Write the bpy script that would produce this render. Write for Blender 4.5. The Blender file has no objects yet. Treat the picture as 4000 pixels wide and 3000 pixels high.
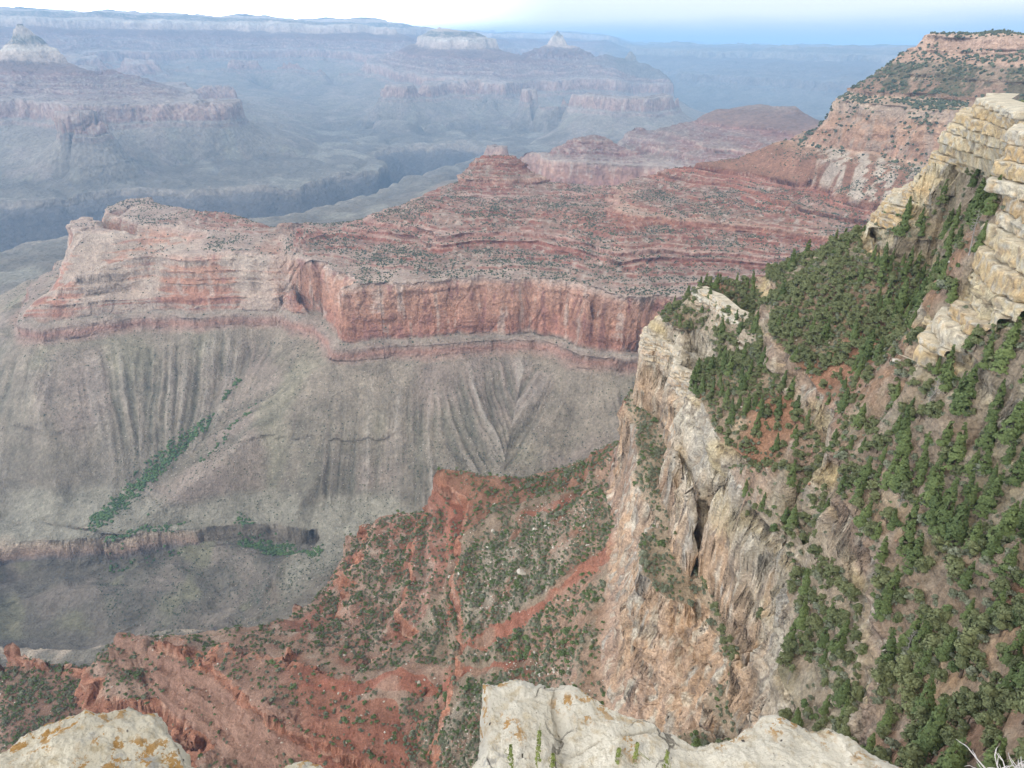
import bpy, math, random, time
import numpy as np
T0 = time.time()
def log(*a): print('[%.1f]' % (time.time()-T0), *a, flush=True)
C = bpy.context.scene.collection
S = bpy.context.scene
rng = np.random.default_rng(7)

# ------------------------------------------------------------------ camera, world, sun, exposure
PITCH, ROLL, FPX = math.radians(26.4), math.radians(1.2), 1495.0      # focal length for a 2212 px wide frame
R0 = np.array([1.0, 0, 0]); U0 = np.array([0, math.sin(PITCH), math.cos(PITCH)])
FW = np.array([0, math.cos(PITCH), -math.sin(PITCH)])
CR = R0*math.cos(ROLL) + U0*math.sin(ROLL); CU = U0*math.cos(ROLL) - R0*math.sin(ROLL)
cam_d = bpy.data.cameras.new('camera'); cam = bpy.data.objects.new('camera', cam_d); C.objects.link(cam)
from mathutils import Matrix, Vector
cam.matrix_world = Matrix(((CR[0], CU[0], -FW[0], 0), (CR[1], CU[1], -FW[1], 0), (CR[2], CU[2], -FW[2], 0), (0, 0, 0, 1)))
cam_d.sensor_width = 36; cam_d.lens = 36*FPX/2212; cam_d.clip_start = 0.1; cam_d.clip_end = 300000
S.camera = cam

SUN_EL, SUN_AZ = math.radians(47), math.radians(-148)                  # azimuth from +Y, positive to the right
w = bpy.data.worlds.new('World'); S.world = w; w.use_nodes = True
nt = w.node_tree; nt.nodes.clear()
def N(t, ty, **kw):
    n = t.nodes.new(ty)
    for k, v in kw.items():
        if k.startswith('i_'):
            key = k[2:]; key = int(key) if key.isdigit() else key.replace('_', ' ')
            n.inputs[key].default_value = v
        else: setattr(n, k, v)
    return n
sky = N(nt, 'ShaderNodeTexSky', sky_type='NISHITA', sun_disc=False, sun_elevation=SUN_EL, sun_rotation=SUN_AZ,
        altitude=2100, air_density=1.0, dust_density=1.5, ozone_density=1.0)
out = N(nt, 'ShaderNodeOutputWorld'); bg = N(nt, 'ShaderNodeBackground'); bg.inputs[1].default_value = 0.12
# broken cloud deck: bright veil to the left, a clear blue band low on the right
geo = N(nt, 'ShaderNodeTexCoord'); sep = N(nt, 'ShaderNodeSeparateXYZ'); nt.links.new(geo.outputs['Generated'], sep.inputs[0])
mp = N(nt, 'ShaderNodeMapping'); mp.inputs['Scale'].default_value = (2.2, 2.2, 16)
nt.links.new(geo.outputs['Generated'], mp.inputs[0])
nz = N(nt, 'ShaderNodeTexNoise', i_Scale=1.6, i_Detail=7.0, i_Roughness=0.55); nt.links.new(mp.outputs[0], nz.inputs['Vector'])
def math_(t, op, a, b=None, clamp=False):
    n = t.nodes.new('ShaderNodeMath'); n.operation = op; n.use_clamp = clamp
    for i, x in enumerate((a, b)):
        if x is None: continue
        if isinstance(x, (int, float)): n.inputs[i].default_value = x
        else: t.links.new(x, n.inputs[i])
    return n.outputs[0]
# cover = left veil + height veil + noise
left = math_(nt, 'MULTIPLY', sep.outputs[0], -1.55)
hgt = math_(nt, 'MULTIPLY', sep.outputs[2], 34.0)
cov = math_(nt, 'ADD', math_(nt, 'ADD', left, hgt), math_(nt, 'MULTIPLY', math_(nt, 'SUBTRACT', nz.outputs[0], 0.5), 0.9))
cov = math_(nt, 'ADD', cov, 0.12, True)
mapr = N(nt, 'ShaderNodeMapRange', interpolation_type='SMOOTHSTEP'); nt.links.new(cov, mapr.inputs[0])
mixs = N(nt, 'ShaderNodeMix', data_type='RGBA'); nt.links.new(mapr.outputs[0], mixs.inputs[0])
tint = N(nt, 'ShaderNodeMix', data_type='RGBA'); tint.inputs[0].default_value = .7; tint.inputs[7].default_value = (2.4, 4.0, 7.2, 1); nt.links.new(sky.outputs[0], tint.inputs[6]); nt.links.new(tint.outputs[2], mixs.inputs[6])
cl = N(nt, 'ShaderNodeMix', data_type='RGBA')                          # clouds: brilliant near the sun, grey-white away from it
brt = N(nt, 'ShaderNodeMapRange', interpolation_type='SMOOTHSTEP'); nt.links.new(sep.outputs[0], brt.inputs[0])
brt.inputs[1].default_value = -0.35; brt.inputs[2].default_value = 0.55
nt.links.new(brt.outputs[0], cl.inputs[0])
cl.inputs[6].default_value = (9, 9.3, 9.8, 1); cl.inputs[7].default_value = (8.6, 8.8, 8.9, 1)
# the veil is thinnest and most brilliant low down, towards the hidden sun
lo = N(nt, 'ShaderNodeMapRange', interpolation_type='SMOOTHSTEP'); nt.links.new(sep.outputs[2], lo.inputs[0]); lo.inputs[1].default_value = .42; lo.inputs[2].default_value = .02
gl_ = N(nt, 'ShaderNodeMapRange', interpolation_type='SMOOTHSTEP'); nt.links.new(sep.outputs[0], gl_.inputs[0]); gl_.inputs[1].default_value = .06; gl_.inputs[2].default_value = -.45
gm = math_(nt, 'ADD', math_(nt, 'MULTIPLY', math_(nt, 'MULTIPLY', lo.outputs[0], gl_.outputs[0]), 6.0), 1.0)
vs = N(nt, 'ShaderNodeVectorMath', operation='SCALE'); nt.links.new(cl.outputs[2], vs.inputs[0]); nt.links.new(gm, vs.inputs['Scale'])
nt.links.new(vs.outputs[0], mixs.inputs[7])
nt.links.new(mixs.outputs[2], bg.inputs[0]); nt.links.new(bg.outputs[0], out.inputs[0])

sun_d = bpy.data.lights.new('sun', 'SUN'); sun_d.energy = 1.5; sun_d.angle = math.radians(10); sun_d.color = (1, .94, .82)
sun = bpy.data.objects.new('sun', sun_d); C.objects.link(sun)
sdir = Vector((math.sin(SUN_AZ)*math.cos(SUN_EL), math.cos(SUN_AZ)*math.cos(SUN_EL), math.sin(SUN_EL)))
sun.rotation_euler = sdir.to_track_quat('Z', 'Y').to_euler()
S.view_settings.view_transform = 'Standard'; S.view_settings.look = 'None'; S.view_settings.gamma = 1
S.view_settings.exposure = 0.08
S.cycles.volume_bounces = 1; S.cycles.max_bounces = 6; S.cycles.diffuse_bounces = 3; S.cycles.use_denoising = True

def smooth(a, b, x):
    t = np.clip((x-a)/(b-a), 0, 1); return t*t*(3-2*t)
# ------------------------------------------------------------------ strata profile: run s -> height z
PROF = [(420, 0.25), (60, 0.25), (50, 2.2), (30, 0.9), (26, 4.5), (0, 4.5), (-4, 0.7), (-10, 4.5), (-34, 0.72), (-64, .72), (-70, 3.0), (-76, .75),
        (-108, .75), (-118, 4.5), (-138, .8), (-150, 7.5), (-258, 7.5), (-266, 1.2), (-300, .62), (-350, .62), (-364, 4.0), (-386, .55), (-397, 4.0),
        (-424, .55), (-443, 5.0), (-468, .6), (-478, 4.5), (-484, .8), (-494, 5.0), (-514, .6), (-525, .45), (-665, 9.0), (-676, .6),
        (-706, 5.5), (-850, .66), (-858, 1.3), (-960, .52), (-1000, .16), (-1045, 4.0), (-1370, .9), (-1400, .1), (-1600, .3)]
_z = np.array([p[0] for p in PROF], float); _s = [0.0]
for i in range(1, len(PROF)): _s.append(_s[-1] + (_z[i-1]-_z[i])/PROF[i][1])
_s = np.array(_s)
def _variant(zt, zb, runs, zmid):
    """the same strata where one cliff has weathered back into steps; lined up with the standard profile at zmid"""
    pr = [q for q in PROF if q[0] >= zt]+runs+[q for q in PROF if q[0] < zb]
    z = np.array([q[0] for q in pr], float); s = [0.0]
    for i in range(1, len(pr)): s.append(s[-1]+(z[i-1]-z[i])/pr[i][1])
    s = np.array(s); s += np.interp(-zmid, -_z, _s)-np.interp(-zmid, -z, s); return z, s
V2 = _variant(-525, -706, [(-536, 1.6), (-542, .5), (-562, 2.6), (-570, .5), (-592, 2.4), (-600, .5), (-622, 2.2), (-634, .45), (-665, 2.6), (-676, .5), (-706, 5.5)], -665)
V4 = _variant(-150, -262, [(-186, 7.5), (-196, .62), (-258, 7.5), (-262, 2.0)], -258)
V3 = _variant(-1000, -1045, [(-1045, .45)], -1000)
def weath(a, r):
    """where the western prong is stepped, and where the buff cliff is buried"""
    d = np.degrees(a); w2 = (1-smooth(-19.6, -16.8, d))*(1-smooth(2200, 2400, r))*smooth(1100, 1250, r); w4 = smooth(4.5, 6.5, d)*(1-smooth(470, 560, r)); w3 = smooth(-31.5, -29.5, d)*(1-smooth(1500, 1800, r))*smooth(600, 800, r)*(1-w2); return w2, w3, w4
def z_of(s, w=None):
    z = np.interp(s, _s, _z)
    if w is None: return z
    w2, w3, w4 = w; return z*(1-w2-w3-w4)+np.interp(s, V4[1], V4[0])*w4+np.interp(s, V2[1], V2[0])*w2+np.interp(s, V3[1], V3[0])*w3
def s_of(z, w=None):
    z = -np.asarray(z, float); s = np.interp(z, -_z, _s)
    if w is None: return s
    w2, w3, w4 = w; return s*(1-w2-w3-w4)+np.interp(z, -V4[0], V4[1])*w4+np.interp(z, -V2[0], V2[1])*w2+np.interp(z, -V3[0], V3[1])*w3
def dip_of(r, a=None):
    d = 330*smooth(9000, 15500, r)
    if a is not None: d = d*(1-smooth(math.radians(6), math.radians(9), a))-120*smooth(3350, 4000, r)*(1-smooth(6000, 6900, r))*smooth(math.radians(-6), math.radians(-2.5), a)
    return d

# ------------------------------------------------------------------ rays
def ray(u, v):
    d = FW + CR*((u-1106)/FPX) + CU*((829.5-v)/FPX); return d
def pz(u, v, z):
    d = ray(u, v); t = z/d[2]; return d*t
def pd(u, v, r):
    d = ray(u, v); return d*(r/math.hypot(d[0], d[1]))
def pa(az, r, z):
    a = math.radians(az); return np.array([r*math.sin(a), r*math.cos(a), z])
LINES = []
def Z(*pts): LINES.append([pz(*p) for p in pts])
def D(*pts): LINES.append([pd(*p) for p in pts])
def A(*pts): LINES.append([pa(*p) for p in pts])
def X(*pts): LINES.append([{'z': pz, 'd': pd, 'a': pa}[p[0]](*p[1:]) for p in pts])
# ------------------------------------------------------------------ survey: break lines of the landforms
# --- central red ridge and its butte
D((440,459,2330),(470,461,2290),(560,481,2197),(640,489,2148),(720,491,2118),(780,471,2186),(830,450,2246),(882,430,2296),(900,424,2364),(960,395,2443),(1000,372,2512),(1015,352,2542),(1030,338,2551),(1062,327,2561),(1108,326,2566),(1140,352,2561),(1150,377,2551),(1200,390,2531),(1240,401,2521),(1262,405,2512),(1310,400,2502),(1360,393,2493),(1385,381,2482),(1450,360,2462),(1530,350,2443),(1600,340,2432),(1660,315,2432),(1700,290,2432),(1740,272,2432),(1765,264,2432),(1790,235,2443),(1815,210,2443),(1830,195,2453),(1848,182,2453),(1880,165,2462),(1900,150,2462),(1928,132,2482),(1945,108,2482),(1970,92,2482),(2005,71,2482),(2100,72,2443),(2212,78,2364),(2400,90,2266),(2700,120,2167))
A((30,2700,60),(36,2700,60),(45,2450,60))
D((1935,142,2413),(2050,140,2345),(2212,138,2246))        # foot of the rim cliff
D((1850,188,2404),(1900,205,2345),(2000,212,2296),(2100,216,2246),(2212,222,2167))
D((1740,290,2364),(1840,298,2266),(1920,305,2197),(1990,310,2148))
D((1700,340,2296),(1800,352,2207),(1900,365,2118),(1990,375,2049))
Z((880,432,-443),(960,450,-443),(1000,462,-443),(1060,452,-443),(1100,451,-443),(1200,463,-443),(1300,480,-443),(1345,505,-443),(1375,490,-443),(1480,486,-443),(1600,497,-443),(1750,518,-443),(1850,528,-443))
Z((760,480,-478),(830,487,-478),(900,503,-478),(940,520,-478),(1000,512,-478),(1100,505,-478),(1200,512,-478),(1290,538,-478),(1340,560,-478),(1400,545,-478))
# redwall rim and foot
Z((330,548,-535),(390,550,-527),(470,545,-525),(560,546,-525),(640,556,-525),(700,574,-525),(722,590,-525))
Z((728,610,-525),(740,616,-525),(800,614,-525),(859,612,-525),(964,605,-525),(1044,598,-525),(1111,604,-525),(1174,598,-525),(1244,616,-525),(1272,633,-525),(1331,640,-525),(1420,640,-525),(1489,637,-525),(1580,640,-525),(1700,640,-525))
Z((719,744,-668),(800,741,-668),(939,733,-670),(990,722,-665),(1034,714,-655),(1121,707,-645),(1209,712,-652),(1265,742,-664),(1279,754,-664),(1391,749,-641),(1500,745,-641),(1700,745,-655))
Z((708,781,-708),(789,781,-708),(860,775,-708),(939,778,-708),(1020,758,-699),(1090,743,-689),(1150,740,-689),(1215,775,-705),(1250,800,-708),(1300,797,-706),(1391,795,-706),(1560,790,-706))
# alcove foot
Z((385,652,-640),(430,650,-636),(500,640,-632),(560,634,-628),(640,640,-622),(690,660,-640))
Z((392,672,-668),(470,662,-655),(560,655,-648),(640,662,-650),(700,690,-676))
# spur falling to the left
Z((330,549,-532),(300,552,-534),(250,566,-545),(205,580,-552),(175,584,-560),(165,590,-566),(140,612,-590),(105,633,-612),(63,663,-640),(46,690,-660))
Z((340,600,-598),(290,612,-606),(230,628,-612),(170,640,-620),(120,660,-634))
Z((42,707,-677),(80,712,-677),(154,702,-677),(230,694,-677),(290,686,-675),(340,672,-666),(392,657,-652))
Z((42,729,-700),(80,733,-702),(154,726,-702),(230,716,-702),(290,704,-698),(340,690,-686),(392,675,-669))
# the block behind
Z((330,440,-525),(280,445,-528),(240,470,-530),(190,490,-532),(150,500,-540))
Z((330,437,-525),(390,447,-520),(420,455,-512))
Z((137,545,-645),(180,540,-645),(230,542,-645),(300,545,-600),(330,546,-552))
Z((60,600,-720),(0,640,-770),(-120,690,-790))
Z((140,560,-665),(100,600,-690),(60,640,-700),(20,690,-712),(0,720,-722))
# talus: ridges, gullies, drainage
Z((700,690,-680),(630,700,-712),(540,765,-775),(455,850,-836),(437,931,-885),(367,990,-918),(315,1043,-945),(252,1095,-975),(205,1135,-995))
Z((705,785,-714),(600,870,-798),(480,1000,-880),(360,1085,-945),(300,1125,-978))
Z((240,720,-708),(290,800,-768),(330,900,-850),(300,1000,-918),(240,1075,-965))
Z((60,740,-708),(70,830,-772),(100,940,-852),(120,1040,-935),(110,1100,-975))
Z((0,780,-745),(0,900,-840),(0,1000,-920),(0,1090,-975))
Z((939,785,-716),(920,880,-812),(900,1000,-895),(860,1100,-960),(800,1160,-1020))
Z((1070,870,-800),(1060,800,-732))
Z((1250,805,-716),(1240,900,-810),(1230,985,-860),(1200,1050,-900))
Z((1400,800,-716),(1390,900,-810))
Z((700,1000,-893),(640,1100,-960),(580,1150,-1030))
# buff cliff above the creek and the low grey hills
Z((0,1105,-985),(60,1115,-985),(110,1130,-985),(170,1142,-985),(235,1148,-985),(330,1134,-985),(400,1128,-985),(430,1150,-1004),(470,1160,-1032),(520,1166,-1047),(690,1182,-1050))
Z((0,1150,-1046),(60,1160,-1046),(110,1165,-1047),(170,1180,-1047),(235,1194,-1047),(330,1180,-1047),(415,1166,-1047))
Z((690,1205,-1056),(600,1192,-1058),(520,1180,-1058),(440,1190,-1062),(330,1200,-1066),(240,1212,-1070),(120,1240,-1076),(0,1260,-1080))
Z((240,1226,-1072),(400,1192,-1056),(500,1180,-1054),(600,1200,-1056),(680,1225,-1062))
Z((215,1245,-1078),(300,1270,-1070),(380,1280,-1070),(430,1320,-1078),(440,1370,-1084))
Z((560,1280,-1058),(500,1330,-1074),(440,1370,-1084))
Z((0,1300,-1070),(150,1280,-1070),(260,1330,-1066),(330,1350,-1070))
Z((0,1380,-1078),(150,1420,-1074),(280,1420,-1080))
Z((680,1250,-965),(620,1290,-992),(560,1330,-1047),(500,1390,-1075))
Z((690,1290,-880),(640,1340,-925),(600,1380,-950))
# --- near red spurs below
Z((1380,985,-290),(1330,1040,-296),(1300,1030,-300),(1200,1055,-325),(1130,1048,-336),(1085,1022,-338),(1040,1030,-340),(1000,1011,-340),(955,1011,-342),(933,1016,-346))
Z((936,1070,-372),(934,1125,-390),(900,1108,-405),(845,1102,-412),(800,1125,-425),(740,1135,-440))
A((-6.5,700,-640),(-2,660,-620),(2,650,-610),(6,640,-590),(10,640,-560))
A((-10,800,-800),(-6,780,-760),(0,800,-760),(6,820,-740),(12,850,-700))
A((-6,1000,-960),(0,1050,-940),(6,1080,-900),(12,1080,-840),(18,1100,-780),(25,1150,-720),(40,1200,-700))
Z((680,1180,-560),(670,1240,-590),(650,1320,-600),(610,1380,-560))
Z((600,1388,-402),(680,1392,-398),(740,1400,-398),(540,1396,-398))
Z((560,1400,-394),(470,1388,-388),(400,1380,-384),(355,1365,-380),(320,1372,-383))
Z((300,1356,-388),(252,1362,-396),(238,1405,-412),(190,1418,-424),(130,1410,-428),(60,1388,-426),(0,1368,-420),(-120,1350,-410))
A((-46,560,-560),(-38,570,-600),(-32,560,-600),(-26,540,-590),(-22,560,-610),(-16,600,-610))
A((-46,700,-860),(-38,720,-900),(-32,720,-920),(-26,700,-900),(-20,720,-900),(-15,760,-880))
# red crag: brink and foot
Z((310,1376,-388),(350,1385,-388),(390,1410,-386),(440,1420,-386),(490,1450,-384),(540,1490,-382),(590,1530,-380),(640,1545,-380),(700,1550,-378),(800,1560,-374),(860,1570,-370))
Z((312,1450,-424),(335,1510,-432),(400,1575,-434),(470,1625,-432),(540,1670,-426),(640,1720,-418),(800,1740,-408),(900,1700,-392))
Z((150,1480,-446),(100,1560,-452),(0,1540,-448),(200,1640,-450),(300,1700,-444),(0,1660,-448))
Z((250,1450,-428),(200,1500,-440))
# bowl between
Z((800,1430,-402),(760,1460,-398),(700,1480,-394),(860,1400,-396),(900,1360,-386),(930,1300,-376),(940,1210,-378))
Z((930,1490,-380),(860,1530,-374),(960,1420,-372))
Z((1000,1250,-345),(985,1160,-352),(1060,1120,-335),(1160,1100,-318),(1250,1085,-306))
Z((1100,1250,-325),(1180,1180,-312),(1060,1350,-335),(1200,1290,-305))
Z((1000,1450,-352),(1100,1420,-330),(1200,1380,-300))
Z((900,1620,-362),(1000,1560,-344),(1100,1500,-320),(1180,1470,-296))
Z((1000,1690,-340),(1100,1620,-316),(1200,1560,-288))
Z((990,1320,-360),(920,1380,-388))
# --- the pale cliff: rim and foot
Z((1447,681,-142),(1412,699,-146),(1388,716,-150),(1393,735,-150),(1427,744,-151),(1464,770,-152),(1448,815,-156),(1502,832,-152),(1495,853,-154),(1470,890,-160),(1456,928,-160),(1464,955,-154),(1502,1008,-148))
Z((1502,1008,-148),(1515,1060,-152),(1530,1092,-156),(1554,1108,-158),(1622,1135,-156),(1684,1192,-154),(1690,1215,-156))
Z((1323,978,-248),(1320,1040,-256),(1337,1090,-254),(1330,1120,-258),(1312,1200,-264),(1290,1260,-266),(1275,1330,-268),(1252,1400,-269),(1239,1490,-270),(1235,1560,-270),(1240,1680,-268),(1260,1760,-262))
A((10.4,450,-262),(14,500,-262),(22,520,-262),(32,480,-262),(45,450,-240))
A((8,560,-340),(14,640,-350),(25,680,-350),(45,650,-330))
Z((1490,1206,-186),(1537,1223,-186),(1629,1262,-185),(1669,1282,-182))
Z((1400,1030,-186),(1440,1050,-186),(1466,1090,-186),(1485,1150,-186),(1490,1206,-186))
Z((1374,1035,-196),(1395,1085,-196),(1430,1135,-196),(1465,1172,-196),(1482,1225,-196),(1497,1268,-196),(1530,1312,-196),(1548,1362,-196),(1580,1440,-196),(1605,1500,-194))
Z((1600,1310,-190),(1625,1350,-188))
Z((1672,1290,-170),(1650,1330,-168),(1600,1366,-166),(1595,1395,-170),(1640,1480,-166),(1635,1530,-164))
Z((1610,1560,-205),(1560,1600,-222),(1450,1640,-240),(1560,1720,-220))
# bushy spur
Z((1492,634,-122),(1509,621,-119),(1542,639,-119),(1579,669,-119),(1637,694,-118))
Z((1497,685,-139),(1517,698,-139),(1554,725,-138),(1592,742,-136),(1610,716,-134))
Z((1594,741,-128),(1627,745,-122),(1577,805,-144),(1600,800,-138))
Z((1540,760,-142),(1500,740,-146),(1550,820,-146))
D((1509,620,396),(1560,612,392),(1640,600,390),(1700,575,370),(1760,545,350),(1800,525,338),(1840,510,326),(1880,493,318))
A((19,460,-185),(24,440,-165),(29,430,-150),(36,420,-140))
Z((1600,700,-117),(1700,640,-108),(1760,600,-99),(1860,560,-85))
Z((1600,900,-127),(1680,850,-117),(1750,800,-108),(1850,750,-96),(1940,760,-88))
Z((1560,1000,-138),(1700,1000,-116),(1850,950,-100),(1960,900,-90))
Z((1600,1090,-140),(1700,1130,-132),(1850,1120,-106),(2000,1050,-90),(2100,980,-82),(2212,900,-70))
Z((1700,1220,-146),(1800,1250,-122),(1950,1240,-102),(2100,1200,-88),(2212,1150,-74))
Z((1690,1360,-146),(1800,1400,-124),(1930,1400,-108),(2080,1380,-92),(2212,1350,-76))
Z((1650,1530,-150),(1750,1560,-132),(1900,1580,-108),(2050,1560,-92),(2212,1500,-76))
Z((1650,1680,-150),(1900,1700,-104),(2212,1680,-70),(2400,1500,-55),(2500,1200,-50))
# small red bluff among the trees
Z((1945,1245,-99),(2000,1215,-92),(2060,1200,-88),(2140,1205,-82))
Z((1940,1300,-110),(2000,1300,-104),(2080,1280,-98))
# ledgy outcrops, upper right
D((1893,474,312),(1915,446,311),(1952,430,310),(1980,408,309),(1998,388,308),(2010,356,307),(2040,320,306),(2060,286,304),(2072,262,302),(2090,246,300),(2130,222,300),(2212,222,290),(2350,210,270))
D((1920,446,326),(1985,405,328),(2012,350,330),(2060,282,332),(2095,240,335),(2130,222,340),(2212,222,340),(2400,205,330))
D((2130,222,400),(2212,222,400),(2400,205,400))
A((33,450,-25),(38,470,-15),(50,450,0))
Z((1878,508,-66.5),(1920,502,-63),(1960,490,-60),(2000,478,-57.5),(2040,470,-55.5),(2080,458,-52.5),(2125,450,-50),(2165,424,-45.5),(2230,384,-38))
D((2176,352,215),(2160,400,212),(2150,470,208),(2130,555,204),(2112,620,202),(2080,670,198),(2012,712,194),(1997,760,190))
D((2176,352,224),(2230,300,224),(2300,240,220),(2500,200,210))
D((2230,330,208),(2300,300,205),(2500,260,190))
Z((1992,792,-73),(2060,760,-65.5),(2110,735,-60.5),(2212,690,-51.5),(2300,660,-44))
Z((2165,470,-52),(2140,560,-66),(2100,650,-74),(2010,705,-84))
Z((2020,560,-74),(1980,640,-80),(1960,740,-85))
# under the viewpoint
A((-60,27,-140),(-40,27,-150),(-20,27,-150),(0,27,-150),(14,27,-120),(25,27,-90),(40,27,-50),(60,27,-35))
A((-60,85,-264),(-40,85,-264),(-20,85,-264),(-5,85,-262),(3,85,-250))
A((-60,150,-340),(-40,150,-335),(-20,150,-330),(-5,150,-300),(4,160,-268))
A((-60,230,-400),(-40,230,-392),(-20,230,-372),(-8,220,-340))
A((8,110,-190),(14,100,-160),(20,80,-130),(30,60,-95),(45,55,-75),(60,50,-55))

D((1032,352,2531),(1062,345,2537),(1108,344,2542),(1132,356,2542))
D((1012,378,2462),(1060,374,2462),(1110,376,2472),(1150,384,2493))
D((900,430,2345),(960,428,2364),(1040,424,2374),(1120,424,2383),(1220,428,2404))
D((1380,392,2443),(1500,390,2364),(1620,400,2296),(1740,412,2216),(1850,425,2148))

A((-24,2520,-680),(-21,2420,-690),(-18,2330,-690),(-15,2280,-690),(-12.5,2330,-690),(-10,2420,-690),(-7,2560,-690),(-4,2720,-700),(0,2860,-735),(4,2860,-735),(8,2850,-735),(12,2850,-735),(16,2850,-700),(20,2880,-650),(24,2950,-600))
A((-16,2600,-940),(-12,2650,-940),(-8,2850,-940),(-4,3000,-940),(0,3150,-930),(4,3150,-900),(8,3150,-880),(12,3150,-870),(16,3150,-860),(24,3250,-800),(30,3400,-600))

Z((760,1300,-420),(720,1250,-446),(800,1250,-412),(715,1330,-446),(780,1360,-412),(840,1190,-408),(740,1190,-440))
A((-32,2900,-690),(-29,2920,-690),(-26.5,2850,-690))
A((-34,3050,-900),(-30,3150,-920),(-26,3050,-920),(-22,2750,-930),(-19,2680,-940))

_b = [pz(*q) for q in ((152,503,-534),(180,494,-530),(215,480,-528),(250,462,-526),(290,446,-524),(330,438,-522))]
LINES.append(_b); LINES.append([np.array([q[0]*1.025, q[1]*1.025, q[2]+3]) for q in _b]); LINES.append([np.array([q[0]*1.05, q[1]*1.05, q[2]+3]) for q in _b])
def wall(*pts):                                                       # a far red cliff: its brink as seen, its foot plumb below
    L = [pz(u, v, -532) for u, v in pts]; LINES.append(L); M = []
    for q in L: k = 1-48/math.hypot(q[0], q[1]); M.append(np.array([q[0]*k, q[1]*k, -664.0]))
    LINES.append(M)
    LINES.append([np.array([q[0]*(1+180/math.hypot(q[0], q[1])), q[1]*(1+180/math.hypot(q[0], q[1])), -515.0]) for q in L])
# --- far country
D((-400,5,15600),(0,22,15500),(200,30,15500),(400,40,15500),(600,48,15500),(760,54,15300),(832,57,15200),(850,68,15100),(880,79,15000))
A((-42,18000,385),(-30,18000,385),(-15,18500,385),(-9,18500,380))
A((-9,20000,200),(-5,20000,100),(0,20000,0))
D((-300,32,15000),(0,46,14900),(100,49,14900),(200,50,14900),(320,62,14900),(500,68,14900),(700,75,14700),(860,90,14500))
D((-300,60,14700),(0,70,14600),(180,72,14600),(330,79,14600),(500,84,14600),(700,92,14400),(880,108,14200))
D((-300,120,12600),(0,120,12600),(200,128,12600),(400,134,12600),(600,138,12500),(800,142,12400))
Z((300,180,-690),(560,178,-690),(620,172,-690),(700,180,-690),(760,190,-690))
Z((560,190,-740),(650,200,-760),(700,240,-870),(760,262,-920),(800,240,-850))
# left temple and its ridges
D((10,106,8700),(43,103,8700),(80,106,8680),(110,118,8600),(140,131,8560),(168,142,8500),(176,152,8450))
BUMPS = [(pd(43, 108, 8690), 255, 300, 1.25), (pd(1203, 100, 12700), 175, 170, 1.0), (pd(1203, 124, 12700), 250, 620, .8)]
D((180,153,8500),(240,148,8800),(300,158,8600),(310,166,8500))
D((-300,115,8800),(-150,118,8800),(0,110,8700))
A((-30,9800,-500),(-36,9800,-500),(-26,9900,-600),(-22,10200,-720))
D((186,160,8300),(280,172,8050),(330,186,7800),(340,205,7500))
wall((-200,216),(0,218),(60,216),(135,228),(200,227),(300,224),(370,225),(440,225),(492,224),(522,218))
wall((322,184),(420,184),(512,187))
wall((116,247),(150,249),(200,249),(238,246))
A((-13.5,11000,-760),(-10,11000,-780))
Z((-200,370,-960),(0,392,-965),(120,390,-960),(240,375,-955),(320,360,-958),(400,350,-960),(480,345,-960),(600,340,-962),(700,335,-968),(790,345,-985))
# inner gorge
Z((-200,450,-1000),(0,432,-1000),(100,430,-998),(200,415,-998),(300,408,-998),(335,400,-998),(420,408,-998),(520,402,-998),(640,398,-996),(735,366,-992),(812,366,-992),(835,350,-990),(790,330,-988),(765,300,-990),(760,280,-990),(860,278,-990),(960,294,-992),(1030,300,-992),(1100,290,-992))
def gorge(pts):                                                        # far brink, near brink -> river bed between them
    L = []
    for u, v, v2 in pts:
        a, b = pz(u, v, -1000), pz(u, v2, -1000); L.append(np.array([(a[0]+b[0])/2, (a[1]+b[1])/2, -1360]))
    LINES.append(L)
gorge(((-200,450,555),(0,432,532),(90,430,518),(160,420,500),(300,408,482),(420,408,470),(520,402,470),(620,398,462),(720,372,444),(800,368,416),(836,352,402),(850,332,398),(860,300,388),(960,300,376),(1020,304,360)))
Z((-200,560,-1000),(0,532,-1000),(90,520,-1000),(140,500,-1000))
Z((420,470,-1000),(500,472,-998),(600,466,-998),(700,448,-996),(800,418,-996),(840,402,-994),(880,378,-992),(1000,376,-990),(1010,360,-992))
Z((600,480,-985),(760,440,-975),(900,410,-975),(960,400,-975))
Z((0,640,-965),(60,570,-970),(130,530,-985))
# buttes and plateau edge, right of centre
Z((1036,316,-650),(1045,311,-646),(1100,322,-645),(1200,331,-645),(1260,333,-645),(1330,331,-645),(1420,345,-645),(1480,360,-645))
D((1060,306,5000),(1120,314,5000),(1200,322,4900))
Z((1036,352,-800),(1070,360,-805),(1150,372,-808),(1220,382,-808),(1300,376,-808),(1400,384,-808))
Z((1160,402,-920),(1260,412,-940),(1340,407,-940),(1010,378,-1000))
D((1190,318,4500),(1215,312,4550),(1235,298,4600),(1262,286,4620),(1278,281,4620),(1300,287,4620),(1320,302,4600),(1338,318,4550),(1400,322,4550))
D((1345,330,4600),(1352,284,5350),(1380,276,5450),(1440,280,5450),(1470,262,5450),(1520,250,5400),(1545,236,5400),(1563,232,5750),(1580,240,5370),(1590,232,5750),(1612,226,5800),(1660,227,5800),(1720,232,5750),(1745,242,5700),(1758,262,5250),(1775,275,4750))
D((1590,236,5510),(1660,231,5550),(1730,236,5500))
D((1380,300,4700),(1460,312,4600),(1560,318,4500),(1660,318,4450),(1740,310,4400))
A((-2,6900,-960),(2,6900,-960),(6,6900,-950),(10,6900,-950),(16,6900,-950),(22,6900,-940),(30,6500,-960))
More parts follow.
